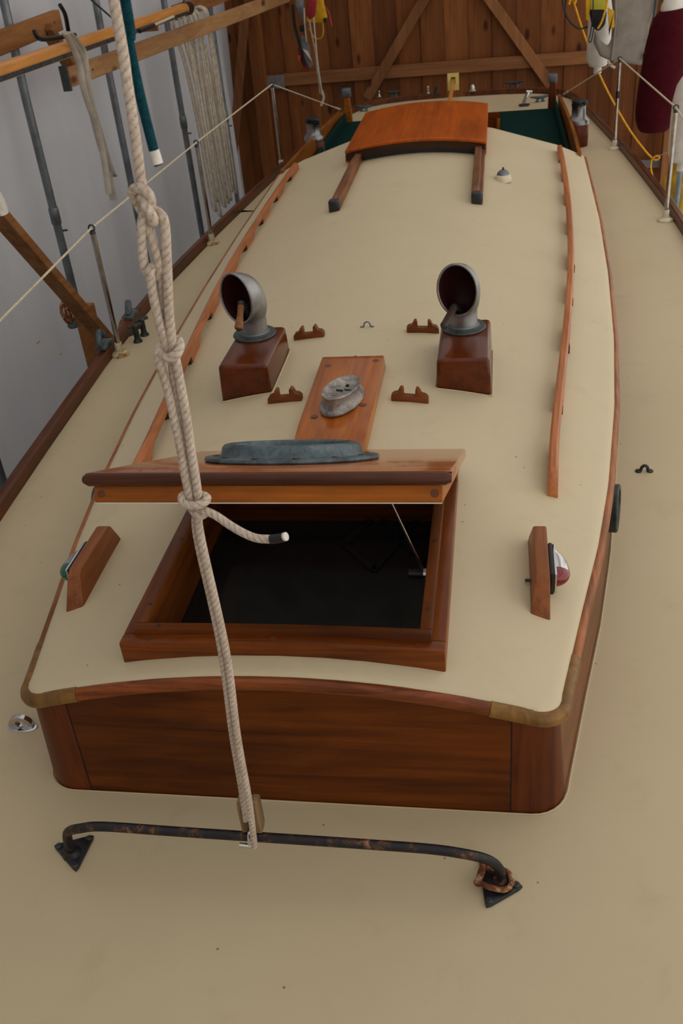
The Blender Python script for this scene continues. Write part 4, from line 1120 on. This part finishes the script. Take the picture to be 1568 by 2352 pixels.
def cleat(c, ang, label, mat='dark_metal', L=.2):
    t = thing('horn_cleat', c, label, 'cleat', 'deck cleats'); d = V(math.cos(ang), math.sin(ang), 0)
    bm = BM(); tube(bm, cr([c-d*L*.5+V(0, 0, .052), c-d*L*.25+V(0, 0, .044), c+V(0, 0, .04), c+d*L*.25+V(0, 0, .044), c+d*L*.5+V(0, 0, .052)], 5), [.006+.009*math.sin(math.pi*k/20) for k in range(21)], 10); O('horns', bm, mat, t)
    for s in (-.13, .13):
        bm = BM(); lathe(bm, [(.022, 0), (.018, .008), (.011, .02), (.011, .044)], 12, c+d*L*s); O('cleat_leg', bm, mat, t)
cleat(at(1240, 234), R_(15), 'green-grey horn cleat on the stern deck by the right post', 'bronze')
cleat(at(836, 256), R_(-20), 'green-grey horn cleat on the stern deck by the left post', 'bronze')
def jam(c, label):
    t = thing('cam_cleat', c, label, 'cam cleat')
    bm = BM(); box(bm, c+V(0, 0, .005), (.075, .05, .012)); bev(bm, .003, 1); O('base_plate', bm, 'dark_metal', t)
    bm = BM(); beam(bm, c+V(-.01, 0, .01), c+V(.04, .03, .12), .035, .02); bev(bm, .005, 2); O('lever', bm, 'chrome', t)
    bm = BM(); tube(bm, [c+V(.02, .03, .12), c+V(.075, .03, .115)], .016, 12); O('roller', bm, 'chrome', t)
    bm = BM(); tube(bm, [c+V(-.05, -.01, .015), c+V(.05, -.01, .015)], .010, 8); O('cross_bar', bm, 'black_plastic', t)
jam(at(1203, 244), 'chrome cam cleat standing on the stern deck')
def sternpost(px, py, h, r, label, mat='chrome', dome=False):
    c = atY(px, py, 10.48); c.z = .05; t = thing('stern_fitting', c, label, 'deck fitting')
    bm = BM(); lathe(bm, [(r*1.5, 0), (r*1.5, .006), (r, .012), (r*.8, h*.6), (r*1.1, h*.9), (r*.6, h)], 16, c) if not dome else lathe(bm, [(r*1.4, 0), (r*1.4, .012), (r, .016), (r*.9, h*.7), (r*.4, h)], 20, c)
    O('post', bm, mat, t)
    bm = BM(); lathe(bm, [(r*1.9, -.006), (r*1.9, .003)], 20, c); O('base_ring', bm, mat, t)
sternpost(983, 206, .07, .014, 'small chrome stub on the stern rail left of the yellow plate')
sternpost(1002, 206, .06, .020, 'dark fairlead on the stern rail left of the yellow plate', 'dark_metal')
sternpost(1085, 202, .055, .024, 'chrome domed stub on the stern rail right of the yellow plate', 'chrome', True)
sternpost(872, 240, .06, .010, 'thin chrome pin on the stern rail behind the hatch corner')
cleat(V(atY(1180, 200, 10.5).x, 10.50, .05), 0, 'low flat cleat on top of the stern rail', 'dark_metal', .22)
cleat(V(atY(905, 218, 10.5).x, 10.44, .05), R_(5), 'low flat cleat on the stern rail left of centre', 'dark_metal', .16)
# rudder head plate and tiller
c = atY(1041, 207, 10.56); t = thing('rudder_head_plate', V(c.x, 10.56, .05), 'pale yellow plate with a square hole at the stern', 'plate')
bm = BM(); w, h, zc_ = .115, .16, c.z+.08
for a in ((-w/2, -.022, -h/2, h/2), (.022, w/2, -h/2, h/2), (-.022, .022, .045, h/2), (-.022, .022, -h/2, -.02)):
    box(bm, V(c.x+(a[0]+a[1])/2, 10.56, zc_+(a[2]+a[3])/2), (a[1]-a[0], .03, a[3]-a[2]))
O('plate_body', bm, 'yellow_paint', t)
bm = BM(); box(bm, V(c.x, 10.60, zc_), (.10, .04, .15)); O('backing_block', bm, 'dark_cabin', t)
tl = thing('tiller', V(c.x-.01, 9.9, .0), 'slim varnished wooden tiller rising to the yellow plate', 'tiller')
bm = BM(); beam(bm, V(c.x-.02, 9.7, -.02), V(c.x, 10.58, zc_+.015), .036, .04); bev(bm, .006, 2); O('tiller_shaft', bm, 'boom_wood', tl)
bm = BM(); lathe(bm, [(.035, -.2), (.035, -.02), (.03, 0)], 16, V(c.x-.02, 9.7, 0)); O('rudder_stock', bm, 'dark_metal', tl)
# toe rail gear on the left: two fairlead posts, padeyes
for k, (px, py, lb) in enumerate(((317, 785, 'dark bronze fairlead post on the left toe rail, nearer of the pair'), (332, 770, 'dark bronze fairlead post on the left toe rail, further of the pair'))):
    c = at(px, py); t = thing('fairlead_post', c, lb, 'fairlead', 'fairlead posts')
    bm = BM(); lathe(bm, [(.024, 0), (.022, .006), (.014, .02), (.014, .075), (.018, .085), (.012, .092)], 14, c); O('post', bm, 'dark_metal', t)
    bm = BM(); tube(bm, [c+V(-.03, -.02, .082), c+V(.026, .022, .086)], .009, 8); O('cross_pin', bm, 'dark_metal', t)
    bm = BM(); tube(bm, [c+V(-.03, -.02, .045), c+V(0, 0, .05)], .009, 8); O('side_lug', bm, 'dark_metal', t)
c = V(-1.40, 4.02, .055); t = thing('bronze_chock', c, 'dark bronze chock on the toe rail by the rusty stanchion', 'chock')
bm = BM(); box(bm, c+V(0, 0, .012), (.05, .11, .02)); bev(bm, .005, 2); O('base', bm, 'bronze', t)
bm = BM(); tube(bm, cr([c+V(0, -.05, .02), c+V(.004, -.055, .06), c+V(0, -.02, .085), c+V(0, .02, .05)], 5), .014, 10); O('horn', bm, 'bronze', t)
c = V(-1.405, 4.42, .05); t = thing('bronze_bracket', c, 'blue-grey bronze bracket on the left toe rail behind the fairlead posts', 'bracket')
bm = BM(); box(bm, c+V(0, 0, .01), (.05, .10, .02)); bev(bm, .004, 2); O('base', bm, 'bronze', t)
bm = BM(); beam(bm, c+V(0, -.03, .015), c+V(-.01, .03, .075), .03, .03); bev(bm, .005, 1); O('arm', bm, 'bronze', t)
# rusty wire whisks outboard of the left rail
def whisk(P, label):
    t = thing('rusty_float', Vector(P[0]), label, 'rusty bundle')
    rnd = random.Random(len(label)); a, b_ = Vector(P[0]), Vector(P[1])
    bm = BM(); n = 12; L = (b_-a)
    for k in range(n):
        an = 2*math.pi*k/n; o1 = V(math.cos(an)*.035, math.sin(an)*.05, 0)
        tube(bm, cr([a, a+L*.3+o1, a+L*.7+o1*1.1, b_+o1*.3], 5), .006+.003*rnd.random(), 6)
    O('strands', bm, 'rust', t)
    bm = BM(); lathe(bm, [(.03, -.01), (.036, .0), (.03, .03)], 14, a); O('collar', bm, 'bronze', t)
whisk((atX(285, 768, -1.47), atX(304, 712, -1.50)), 'rusty spiky wire bundle outside the left rail by the fairlead posts')
whisk((atX(168, 748, -2.2), atX(148, 690, -2.25)), 'dark rusty bundle hanging on the tent pipe under the diagonal timber')

# ================================================================== LEFT SIDE TIMBER AND GEAR
def plank(name, a, b_, w, h, mat, label, cat='timber', up=V(0, 0, 1), group=None, extra=None):
    a, b_ = Vector(a), Vector(b_); t = thing(name, V(a.x, a.y, min(a.z, b_.z)), label, cat, group)
    bm = BM(); beam(bm, a, b_, w, h, up); bev(bm, .004, 1); O('plank_body', bm, mat, t)
    d = (b_-a).normalized()
    bm = BM()
    for f in (.06, .94):
        p = a.lerp(b_, f); s = d.cross(up).normalized(); tube(bm, [p+s*(w/2-.002), p+s*(w/2+.004)], .007, 6)
    O('nail_head', bm, 'dark_metal', t)
    return t
a = atX(152, 180, -2.30); b_ = atY(700, -25, YW-.06)
pk = plank('shed_rail', a, b_, .045, .115, 'lumber', 'long pale pine rail running back to the board wall, carrying the coiled ropes')
bm = BM(); d = (b_-a).normalized(); box(bm, a-d*.01, (.05, .03, .15)); O('grey_end_cap', bm, 'rubber_grey', pk)
a = atX(-25, 108, -2.37); b_ = atX(133, 46, -2.37)
plank('short_timber', a+(a-b_)*1.0, b_, .05, .12, 'lumber_brown', 'short brown timber ending at upper left above the boom')
plank('bracket_strut', atX(105, 62, -2.34), atX(182, 182, -2.34), .05, .09, 'lumber_brown', 'slanting timber strut under the short brown timber', up=V(1, 0, 0))
plank('upper_shed_timber', atX(400, 30, -2.38), atY(640, -60, YW-.1), .04, .12, 'lumber_brown', 'brown timber behind the pale pine rail at the top')
# wooden boom with sail track on brackets
a = atX(-30, 176, -2.02); b_ = atX(428, 20, -2.02); a = a+(a-b_)*.6
bo = thing('wooden_boom', a, 'varnished wooden boom with dark sail track stored along the left shed side', 'boom')
bm = BM(); tube(bm, [a.lerp(b_, k/10) for k in range(11)], .045, 18, flat=(.8, 1)); O('spar', bm, 'boom_wood', bo)
for y in (4.44, 7.42):
    q = a.lerp(b_, (y-a.y)/(b_.y-a.y)); bm = BM(); beam(bm, V(XL+.02, y, q.z-.055), V(q.x+.03, y, q.z-.055), .03, .03); O('support_arm', bm, 'lumber_brown', bo)
d = (b_-a).normalized(); off = V(.034, 0, -.022)
bm = BM(); beam(bm, a+off, b_+off-d*.1, .018, .022); O('sail_track', bm, 'dark_metal', bo)
for k in range(26):
    p = a.lerp(b_, .36+.6*k/26)+off+V(.010, 0, 0); bm = BM(); lathe(bm, [(.004, 0), (.003, .002)], 6, p, V(0, 0, 1).rotation_difference(V(1, 0, 0)).to_matrix()); O('track_screw', bm, 'galv', bo)
bm = BM(); lathe(bm, [(.050, -.04), (.050, .06), (.044, .065)], 16, b_, V(0, 0, 1).rotation_difference(d).to_matrix()); fe = O('end_fitting', bm, 'black_paint', bo)
bm = BM(); ring_torus(bm, b_+d*.085, (1, 0, 0), .022, .006, 16, 8); O('end_eye', bm, 'dark_metal', fe)
bm = BM(); tube(bm, cr([b_+V(0, -.05, .045), b_+V(.01, -.03, .09), b_+V(.02, .02, .10)], 5), .008, 6); O('bail', bm, 'black_paint', fe)
bm = BM(); tube(bm, [atX(258, 42, -2.02), atX(196, -12, -2.1), V(-2.2, atX(196, -12, -2.1).y-.6, 2.2)], .006, 6); O('topping_cord', bm, 'dark_metal', bo)
p0, p1 = atX(320, 72, -1.97), atX(398, 38, -1.97)
st = thing('black_pin', p0, 'black-tipped stick lying against the boom', 'stick'); bm = BM(); tube(bm, [p0, p0.lerp(p1, .4)], .014, 8); O('dark_tip', bm, 'black_paint', st)
bm = BM(); tube(bm, [p0.lerp(p1, .35), p1], .010, 8); O('pale_rod', bm, 'line_white', st)
# black hooks with white straps
hk = thing('utility_hook', atX(112, 90, -2.1), 'bent black hook sticking out above the boom', 'hook')
bm = BM(); tube(bm, cr([atX(78, 68, -2.1), atX(86, 86, -2.1), atX(105, 90, -2.12), atX(150, 84, -2.16), atX(172, 80, -2.2)], 5), .013, 8); O('lower_prong', bm, 'black_plastic', hk)
bm = BM(); tube(bm, cr([atX(138, 12, -2.1), atX(150, 35, -2.12), atX(158, 75, -2.16), atX(165, 82, -2.2)], 5), .013, 8); O('upper_prong', bm, 'black_plastic', hk)
ws = thing('hanging_straps', atX(255, 440, -1.95), 'bunch of flat white straps hanging over the boom', 'straps')
paths = [((150, 75), (185, 130), (200, 200), (222, 290), (240, 360), (262, 460)), ((155, 74), (190, 125), (205, 210), (215, 270), (235, 345)), ((160, 76), (192, 120), (198, 190), (228, 300), (255, 390), (263, 405)), ((152, 78), (180, 140), (195, 215), (230, 320), (250, 445))]
for k, ps in enumerate(paths):
    bm = BM(); tube(bm, cr([atX(x, y, -1.96+.012*k) for x, y in ps], 6), .026-.002*k, 8, flat=(.22, 1), up=(1, 0, 0)); O('strap', bm, 'webbing', ws)
# coiled ropes over the pine rail: each coil loop a strand
cg = 'ropes hung over the pine rail'
tops = [(412, 38), (428, 34), (437, 30), (447, 28), (462, 22), (468, 21)]
bots = [(488, 480), (500, 492), (510, 470), (518, 462), (524, 455), (535, 440)]
ordn = ('first', 'second', 'third', 'fourth', 'fifth', 'sixth')
for k, (tp_, bt) in enumerate(zip(tops, bots)):
    yk = 9.1+.14*k
    q = atY(tp_[0]-4, tp_[1]+4, yk); q = V(-2.12+.02*k*.5, yk, q.z)
    t = thing('hanging_coil', V(q.x, q.y, -.7), '%s hanging rope loop from the front on the pine rail' % ordn[k], 'rope coil', cg)
    T0 = atX(tp_[0]-6, tp_[1]+2, -2.15); B0 = atX(bt[0], bt[1], -2.1)
    for j, (dy, dz) in enumerate(((0, 0), (.10, .06)) if k % 2 == 0 else ((0, 0),)):
        Tt = T0+V(.0, dy*.4, 0); Bt = V(Tt.x+.05, B0.y+dy, B0.z+dz)
        bm = BM(); tube(bm, cr([Tt+V(-.05, 0, -.08), Tt+V(-.035, 0, .01), Tt+V(.02, 0, .02), Tt+V(.06, 0, -.06), Tt.lerp(Bt, .3)+V(.06, -.02, 0), Tt.lerp(Bt, .7)+V(.05, -.03, 0), Bt+V(.04, -.03, .05), Bt+V(.02, .02, -.02), Bt+V(-.02, .07, .05), Tt.lerp(Bt, .6)+V(-.02, .09, 0), Tt.lerp(Bt, .25)+V(-.03, .07, 0), Tt+V(-.05, .02, -.12)], 6), .0105, 8); O('strand', bm, 'coil_rope', t)
# diagonal timber and prop block
a, b_ = atX(-60, 428, -1.80), atX(262, 800, -1.80)
b_ = b_+(b_-a)*((ZG-b_.z)/(b_.z-a.z))
pk = plank('diagonal_timber', a+(a-b_)*.3, b_, .045, .105, 'lumber_brown', 'rough brown timber leaning diagonally behind the left toe rail', up=V(.3, -.6, .6))
bm = BM(); tube(bm, cr([atX(-14, 440, -1.73), atX(2, 466, -1.73), atX(10, 492, -1.73)], 5), .035, 8, flat=(.4, 1)); O('torn_wrap', bm, 'tape_white', pk)
p = atX(207, 765, -2.02); plank('prop_post', V(-2.02, p.y, ZG), V(-2.02, p.y, atX(190, 700, -2.02).z), .06, .12, 'lumber_brown', 'upright timber post under the diagonal timber', up=V(1, 0, 0))

# ================================================================== RIGHT SIDE HANGING GEAR
def fender(c, r, h, mat, label, top_neck=True, tilt=0, endmat=None, rope_to=None):
    t = thing('fender', V(c.x, c.y, c.z), label, 'fender', 'hanging fenders')
    rot = Matrix.Rotation(tilt, 3, 'Y')
    bm = BM(); lathe(bm, [(.03, 0), (r*.75, .015), (r*.95, .06), (r, .11), (r, h*.55), (r*.98, h-.16), (r*.82, h-.07), (r*.55, h-.02), (r*.34, h)], 28, c, rot); O('body', bm, mat, t, ang=60)
    bm = BM(); lathe(bm, [(.030, -.05), (.036, -.045), (.036, .02), (.03, .03)], 14, c, rot); O('bottom_lug', bm, endmat or 'white_vinyl', t)
    bm = BM(); lathe(bm, [(r*.36, h-.03), (r*.30, h+.03), (.035, h+.06), (.03, h+.10)], 16, c, rot); O('top_lug', bm, endmat or 'white_vinyl', t)
    e = c + rot @ V(0, 0, h+.09)
    bm = BM(); tube(bm, [e-V(0, 0, .03), V(e.x, e.y, 1.9)], .007, 6); O('lanyard', bm, 'line_white', t)
    return t
# burgundy covered fender (cover gathered at the neck, tapering foot)
cY = 7.9
c = atY(1500, 300, cY); topc = atY(1545, 20, cY); hgt_ = topc.z-c.z; wv2 = (atY(1551, 150, cY)-atY(1448, 150, cY)).length
t = thing('covered_fender', V(c.x, cY, c.z), 'large fender in a burgundy fleece cover hanging at the right edge', 'fender', 'hanging fenders')
ax = (topc-c); rings = []
for f, w_ in ((0, .62), (.03, .74), (.10, .90), (.2, .98), (.4, 1.0), (.7, .96), (.85, .88), (.95, .70), (1.0, .56)):
    p = c+ax*f; r = wv2/2*w_
    rings.append([p+V(r*math.cos(a)*(1+.02*math.sin(9*a)*(f > .85)), r*math.sin(a), .01*math.cos(a)*(f == 1)) for a in [2*math.pi*k/36 for k in range(36)]])
bm = BM(); loft(bm, rings); O('fleece_cover', bm, 'burgundy', t, ang=70)
bm = BM(); e = c+ax; lathe(bm, [(.085, -.02), (.085, .02), (.064, .07), (.038, .12), (.030, .20), (.02, .21)], 20, e); O('fender_neck', bm, 'white_vinyl', t)
bm = BM(); tube(bm, [e+V(0, 0, .15), V(e.x, e.y, 1.9)], .008, 6); O('lanyard', bm, 'line_white', t)
c = atY(1560, 375, 6.9); fender(V(c.x+.02, 6.9, c.z), .105, .56, 'white_vinyl', 'white fender cut off by the right edge, behind the nearer stanchion')
c = atY(1372, 155, 9.7); fender(V(c.x, 9.7, c.z), .105, .62, 'white_vinyl', 'white fender hanging left of the grey canvas vest')
# grey canvas vest (old buoyancy vest): lofted slab with an arm cut-out
yv = 9.2
t = thing('canvas_vest', atY(1450, 148, yv), 'grey padded canvas vest hanging behind the right lifeline', 'vest')
pix = [(1400, -60), (1412, 20), (1410, 80), (1398, 110), (1380, 95), (1368, 70), (1364, 100), (1378, 130), (1400, 140), (1440, 146), (1475, 152), (1484, 120), (1492, 60), (1512, 0), (1520, -60)]
pp = [atY(x, y, yv) for x, y in pix]
bm = BM(); prism(bm, pp, (0, .12, 0)); bev(bm, .03, 3, 40); O('vest_body', bm, 'canvas_grey', t)
bm = BM(); tube(bm, cr([atY(1412, -40, yv-.01), atY(1414, 40, yv-.01), atY(1410, 90, yv-.01), atY(1404, 138, yv-.01)], 5), .008, 6); O('seam', bm, 'canvas_grey', t)
bm = BM(); tube(bm, cr([atY(1510, -20, yv-.02), atY(1498, 60, yv-.02), atY(1485, 150, yv-.02)], 5), .012, 6); O('edge_piping', bm, 'rubber_grey', t)
for px, py in ((1504, 46), (1480, 130)):
    bm = BM(); box(bm, atY(px, py, yv-.03), (.03, .02, .05)); bev(bm, .004, 1); O('buckle', bm, 'black_plastic', t)
bm = BM(); tube(bm, cr([atY(1396, 140, yv), atY(1402, 150, yv-.03), atY(1412, 156, yv-.03)], 5), .012, 6); O('tie_tape', bm, 'webbing', t)
bm = BM(); tube(bm, [atY(1460, -55, yv+.06), V(atY(1460, -55, yv).x, yv+.06, 1.9)], .008, 6); O('hanger', bm, 'line_white', t)
# lime bag with black mesh and strap
yg = 9.0
t = thing('heaving_line_bag', atY(1374, 75, yg), 'yellow and lime bag with black mesh end hanging at upper right', 'bag')
def slab(pix, Y, th, mat, name, par, bv=.02):
    bm = BM(); prism(bm, [atY(x, y, Y) for x, y in pix], (0, th, 0)); bev(bm, bv, 2, 40); return O(name, bm, mat, par)
slab([(1345, -60), (1398, -60), (1396, 24), (1353, 24)], yg, .08, 'lime_cloth', 'lime_panel', t)
slab([(1353, 24), (1394, 24), (1390, 58), (1374, 74), (1360, 62)], yg-.005, .09, 'black_cloth', 'mesh_end', t)
slab([(1344, -60), (1355, -60), (1353, 50), (1345, 45)], yg-.02, .03, 'yellow_cloth', 'yellow_side', t, .006)
slab([(1396, 18), (1410, 25), (1411, 62), (1398, 68), (1399, 82)], yg+.05, .03, 'yellow_cloth', 'yellow_flap', t, .005)
bm = BM(); tube(bm, cr([atY(1362, -50, yg-.03), atY(1361, 30, yg-.03), atY(1355, 80, yg-.03), atY(1351, 92, yg-.03), atY(1357, 95, yg-.03), atY(1364, 60, yg-.03)], 5), .012, 6, flat=(.4, 1)); O('black_strap', bm, 'black_cloth', t)
bm = BM(); tube(bm, cr([atY(1396, -10, yg-.03), atY(1391, 18, yg-.03), atY(1381, 50, yg-.03), atY(1372, 66, yg-.03)], 5), .008, 6); O('yellow_cord', bm, 'yellow_rope', t)
bm = BM(); tube(bm, [atY(1372, -50, yg+.04), V(atY(1372, -50, yg).x, yg+.04, 1.9)], .008, 6); O('hanger', bm, 'black_cloth', t)
# green cable and yellow line
cb_ = thing('green_cable', atY(1340, 66, 10.6), 'thin dark green cable looping down at upper right', 'cable')
bm = BM(); tube(bm, cr([V(atY(1286, -60, 10.6).x, 10.6, 1.9), atY(1286, -60, 10.6), atY(1296, 20, 10.6), atY(1308, 48, 10.6), atY(1328, 65, 10.6), atY(1348, 62, 10.6), atY(1358, 50, 10.3)], 6), .010, 8); O('cable_body', bm, 'green_cable', cb_)
yl = thing('yellow_line', atY(1500, 362, 10.8), 'yellow rope slanting down behind the right stanchions with a small knot', 'rope')
yy = 10.9
bm = BM(); tube(bm, cr([V(atY(1290, -80, yy).x, yy, 1.9), atY(1300, -60, yy), atY(1322, 20, yy), atY(1345, 90, yy), atY(1385, 190, yy), atY(1440, 290, yy), atY(1480, 345, yy), atY(1497, 363, yy)], 6), .010, 8); O('line_body', bm, 'yellow_rope', yl)
bm = BM(); tube(bm, cr([atY(1497, 363, yy), atY(1494, 385, yy), atY(1500, 410, yy), atY(1511, 440, yy), atY(1530, 520, yy)], 6), .010, 8); O('line_tail', bm, 'yellow_rope', yl)
bm = BM(); tube(bm, cr([atY(1498, 364, yy-.01), atY(1508, 358, yy-.01), atY(1514, 361, yy-.01), atY(1508, 367, yy-.01), atY(1499, 366, yy-.01)], 5), .010, 8); O('knot_loop', bm, 'yellow_rope', yl)
bm = BM(); tube(bm, [atY(1500, 363, yy-.01), atY(1545, 345, yy-.2)], .004, 6); O('thin_tie', bm, 'line_white', yl)
bm = BM(); tube(bm, cr([atY(1318, 10, yy-.02), atY(1322, -2, yy-.02), atY(1312, -6, yy-.02), atY(1306, 10, yy-.02)], 5), .012, 8); O('upper_knot', bm, 'yellow_rope', yl)
# yellow oilskin heap beyond the right rail and the grey prop pole
t = thing('yellow_oilskin', atY(1555, 520, 9.0), 'crumpled yellow oilskin heap beyond the right toe rail', 'oilskin')
bm = BM(); c = atY(1566, 455, 9.0); bmesh.ops.create_icosphere(bm, subdivisions=4, radius=1)
for v in bm.verts:
    p = v.co.copy(); f = 1+.25*noise.noise(p*2.2)+.12*noise.noise(p*5)
    v.co = c + V(p.x*.19*f*(1-.35*p.z), p.y*.2*f, p.z*.40*f)
O('oilskin_body', bm, 'oilskin', t, ang=180)
bm = BM(); tube(bm, [c+V(0, 0, .3), V(c.x+.1, c.y, 1.9)], .008, 6); O('hanger', bm, 'yellow_rope', t)
a, b_ = atY(1568, 330, 8.2), atY(1548, 510, 8.2); t = thing('boat_stand_pole', V(b_.x, 8.2, ZG), 'thin grey pole leaning just beyond the right toe rail', 'pole')
bm = BM(); d = (b_-a).normalized(); q = b_+d*((ZG-b_.z)/d.z); tube(bm, [q, a+(a-b_)*1.2], .021, 12); O('pole_tube', bm, 'galv', t)
bm = BM(); lathe(bm, [(.05, 0), (.05, .01), (.026, .03)], 14, q); O('pole_foot', bm, 'galv', t)

# ================================================================== HARNESSES ON THE BACK WALL SIDE
yh = 10.4
t = thing('safety_harness', atY(700, 165, yh), 'red, grey and black safety harness hanging at top centre-left', 'harness')
slab([(672, -60), (692, -60), (698, 30), (700, 55), (690, 45), (678, 10)], yh, .05, 'grey_cloth', 'grey_pad', t, .01)
bm = BM(); tube(bm, cr([atY(672, 10, yh-.02), atY(676, 55, yh-.02), atY(682, 80, yh-.02), atY(690, 110, yh-.02), atY(700, 150, yh-.02)], 6), .038, 8, flat=(.4, 1), up=(0, 1, 0)); O('black_webbing', bm, 'black_cloth', t)
slab([(690, 82), (700, 86), (710, 110), (712, 135), (719, 150), (712, 158), (700, 140), (692, 115)], yh-.02, .05, 'grey_cloth', 'grey_panel', t, .01)
slab([(694, 112), (706, 118), (716, 140), (712, 138)], yh-.045, .02, 'white_vinyl', 'white_flash', t, .004)
slab([(682, 110), (692, 108), (700, 140), (706, 160), (698, 160), (688, 135)], yh-.01, .05, 'red_cloth', 'red_panel', t, .008)
slab([(708, 0), (726, 0), (723, 36), (712, 46), (703, 36), (702, 14)], yh-.04, .06, 'red_cloth', 'red_pouch', t, .012)
slab([(684, 128), (690, 128), (690, 144), (685, 140)], yh-.03, .02, 'orange_cloth', 'orange_tab', t, .003)
bm = BM(); box(bm, atY(694, 65, yh-.03), (.05, .03, .06)); bev(bm, .006, 1); O('buckle', bm, 'black_plastic', t)
bm = BM(); tube(bm, [atY(690, -40, yh), V(atY(690, -40, yh).x, yh, 1.9)], .012, 6); O('hanger', bm, 'black_cloth', t)
t = thing('white_tether', atY(738, 240, yh), 'bundle of white webbing tethers dangling onto the left lifeline', 'tether')
for ps in (((698, 18), (700, 60), (704, 95)), ((710, 46), (717, 85), (724, 120), (729, 170)), ((720, 40), (726, 110), (730, 165), (735, 215)), ((724, 100), (732, 165), (738, 205), (739, 217))):
    bm = BM(); tube(bm, cr([atY(x, y, yh-.06) for x, y in ps], 6), .020, 8, flat=(.3, 1), up=(0, 1, 0)); O('webbing_strap', bm, 'webbing', t)
bm = BM(); tube(bm, cr([atY(739, 208, yh-.06), atY(743, 225, yh-.06), atY(737, 243, yh-.06)], 5), .012, 8); O('lashing_tail', bm, 'webbing', t)
t = thing('yellow_bag', atY(738, 50, yh+.3), 'bright yellow pennant-shaped bag hanging beside the harness', 'bag')
slab([(724, -50), (735, -50), (742, 10), (750, 42), (742, 53), (722, 54), (702, 50), (704, 40)], yh+.2, .08, 'yellow_cloth', 'bag_body', t, .015)
bm = BM(); tube(bm, cr([atY(741, 53, yh+.2), atY(742, 75, yh+.2), atY(736, 88, yh+.2), atY(722, 86, yh+.2), atY(710, 65, yh+.2)], 6), .018, 8, flat=(.35, 1), up=(0, 1, 0)); O('bag_strap', bm, 'yellow_cloth', t)
bm = BM(); box(bm, atY(747, 46, yh+.18), (.035, .03, .04)); bev(bm, .005, 1); O('black_toggle', bm, 'black_plastic', t)
bm = BM(); tube(bm, cr([atY(738, 5, yh+.3), atY(753, 25, yh+.3), atY(758, 40, yh+.3), atY(762, 60, yh+.3)], 5), .005, 6); O('thin_cord', bm, 'orange_cloth', t)
bm = BM(); tube(bm, [atY(730, -45, yh+.24), V(atY(730, -45, yh+.24).x, yh+.24, 1.9)], .010, 6); O('hanger', bm, 'yellow_rope', t)

# ------------------------------------------------------------------ single origins for one-mesh things
for o in list(COL.objects):
    if o.type == 'MESH' and o.parent is None and 'label' in o: recenter(o)
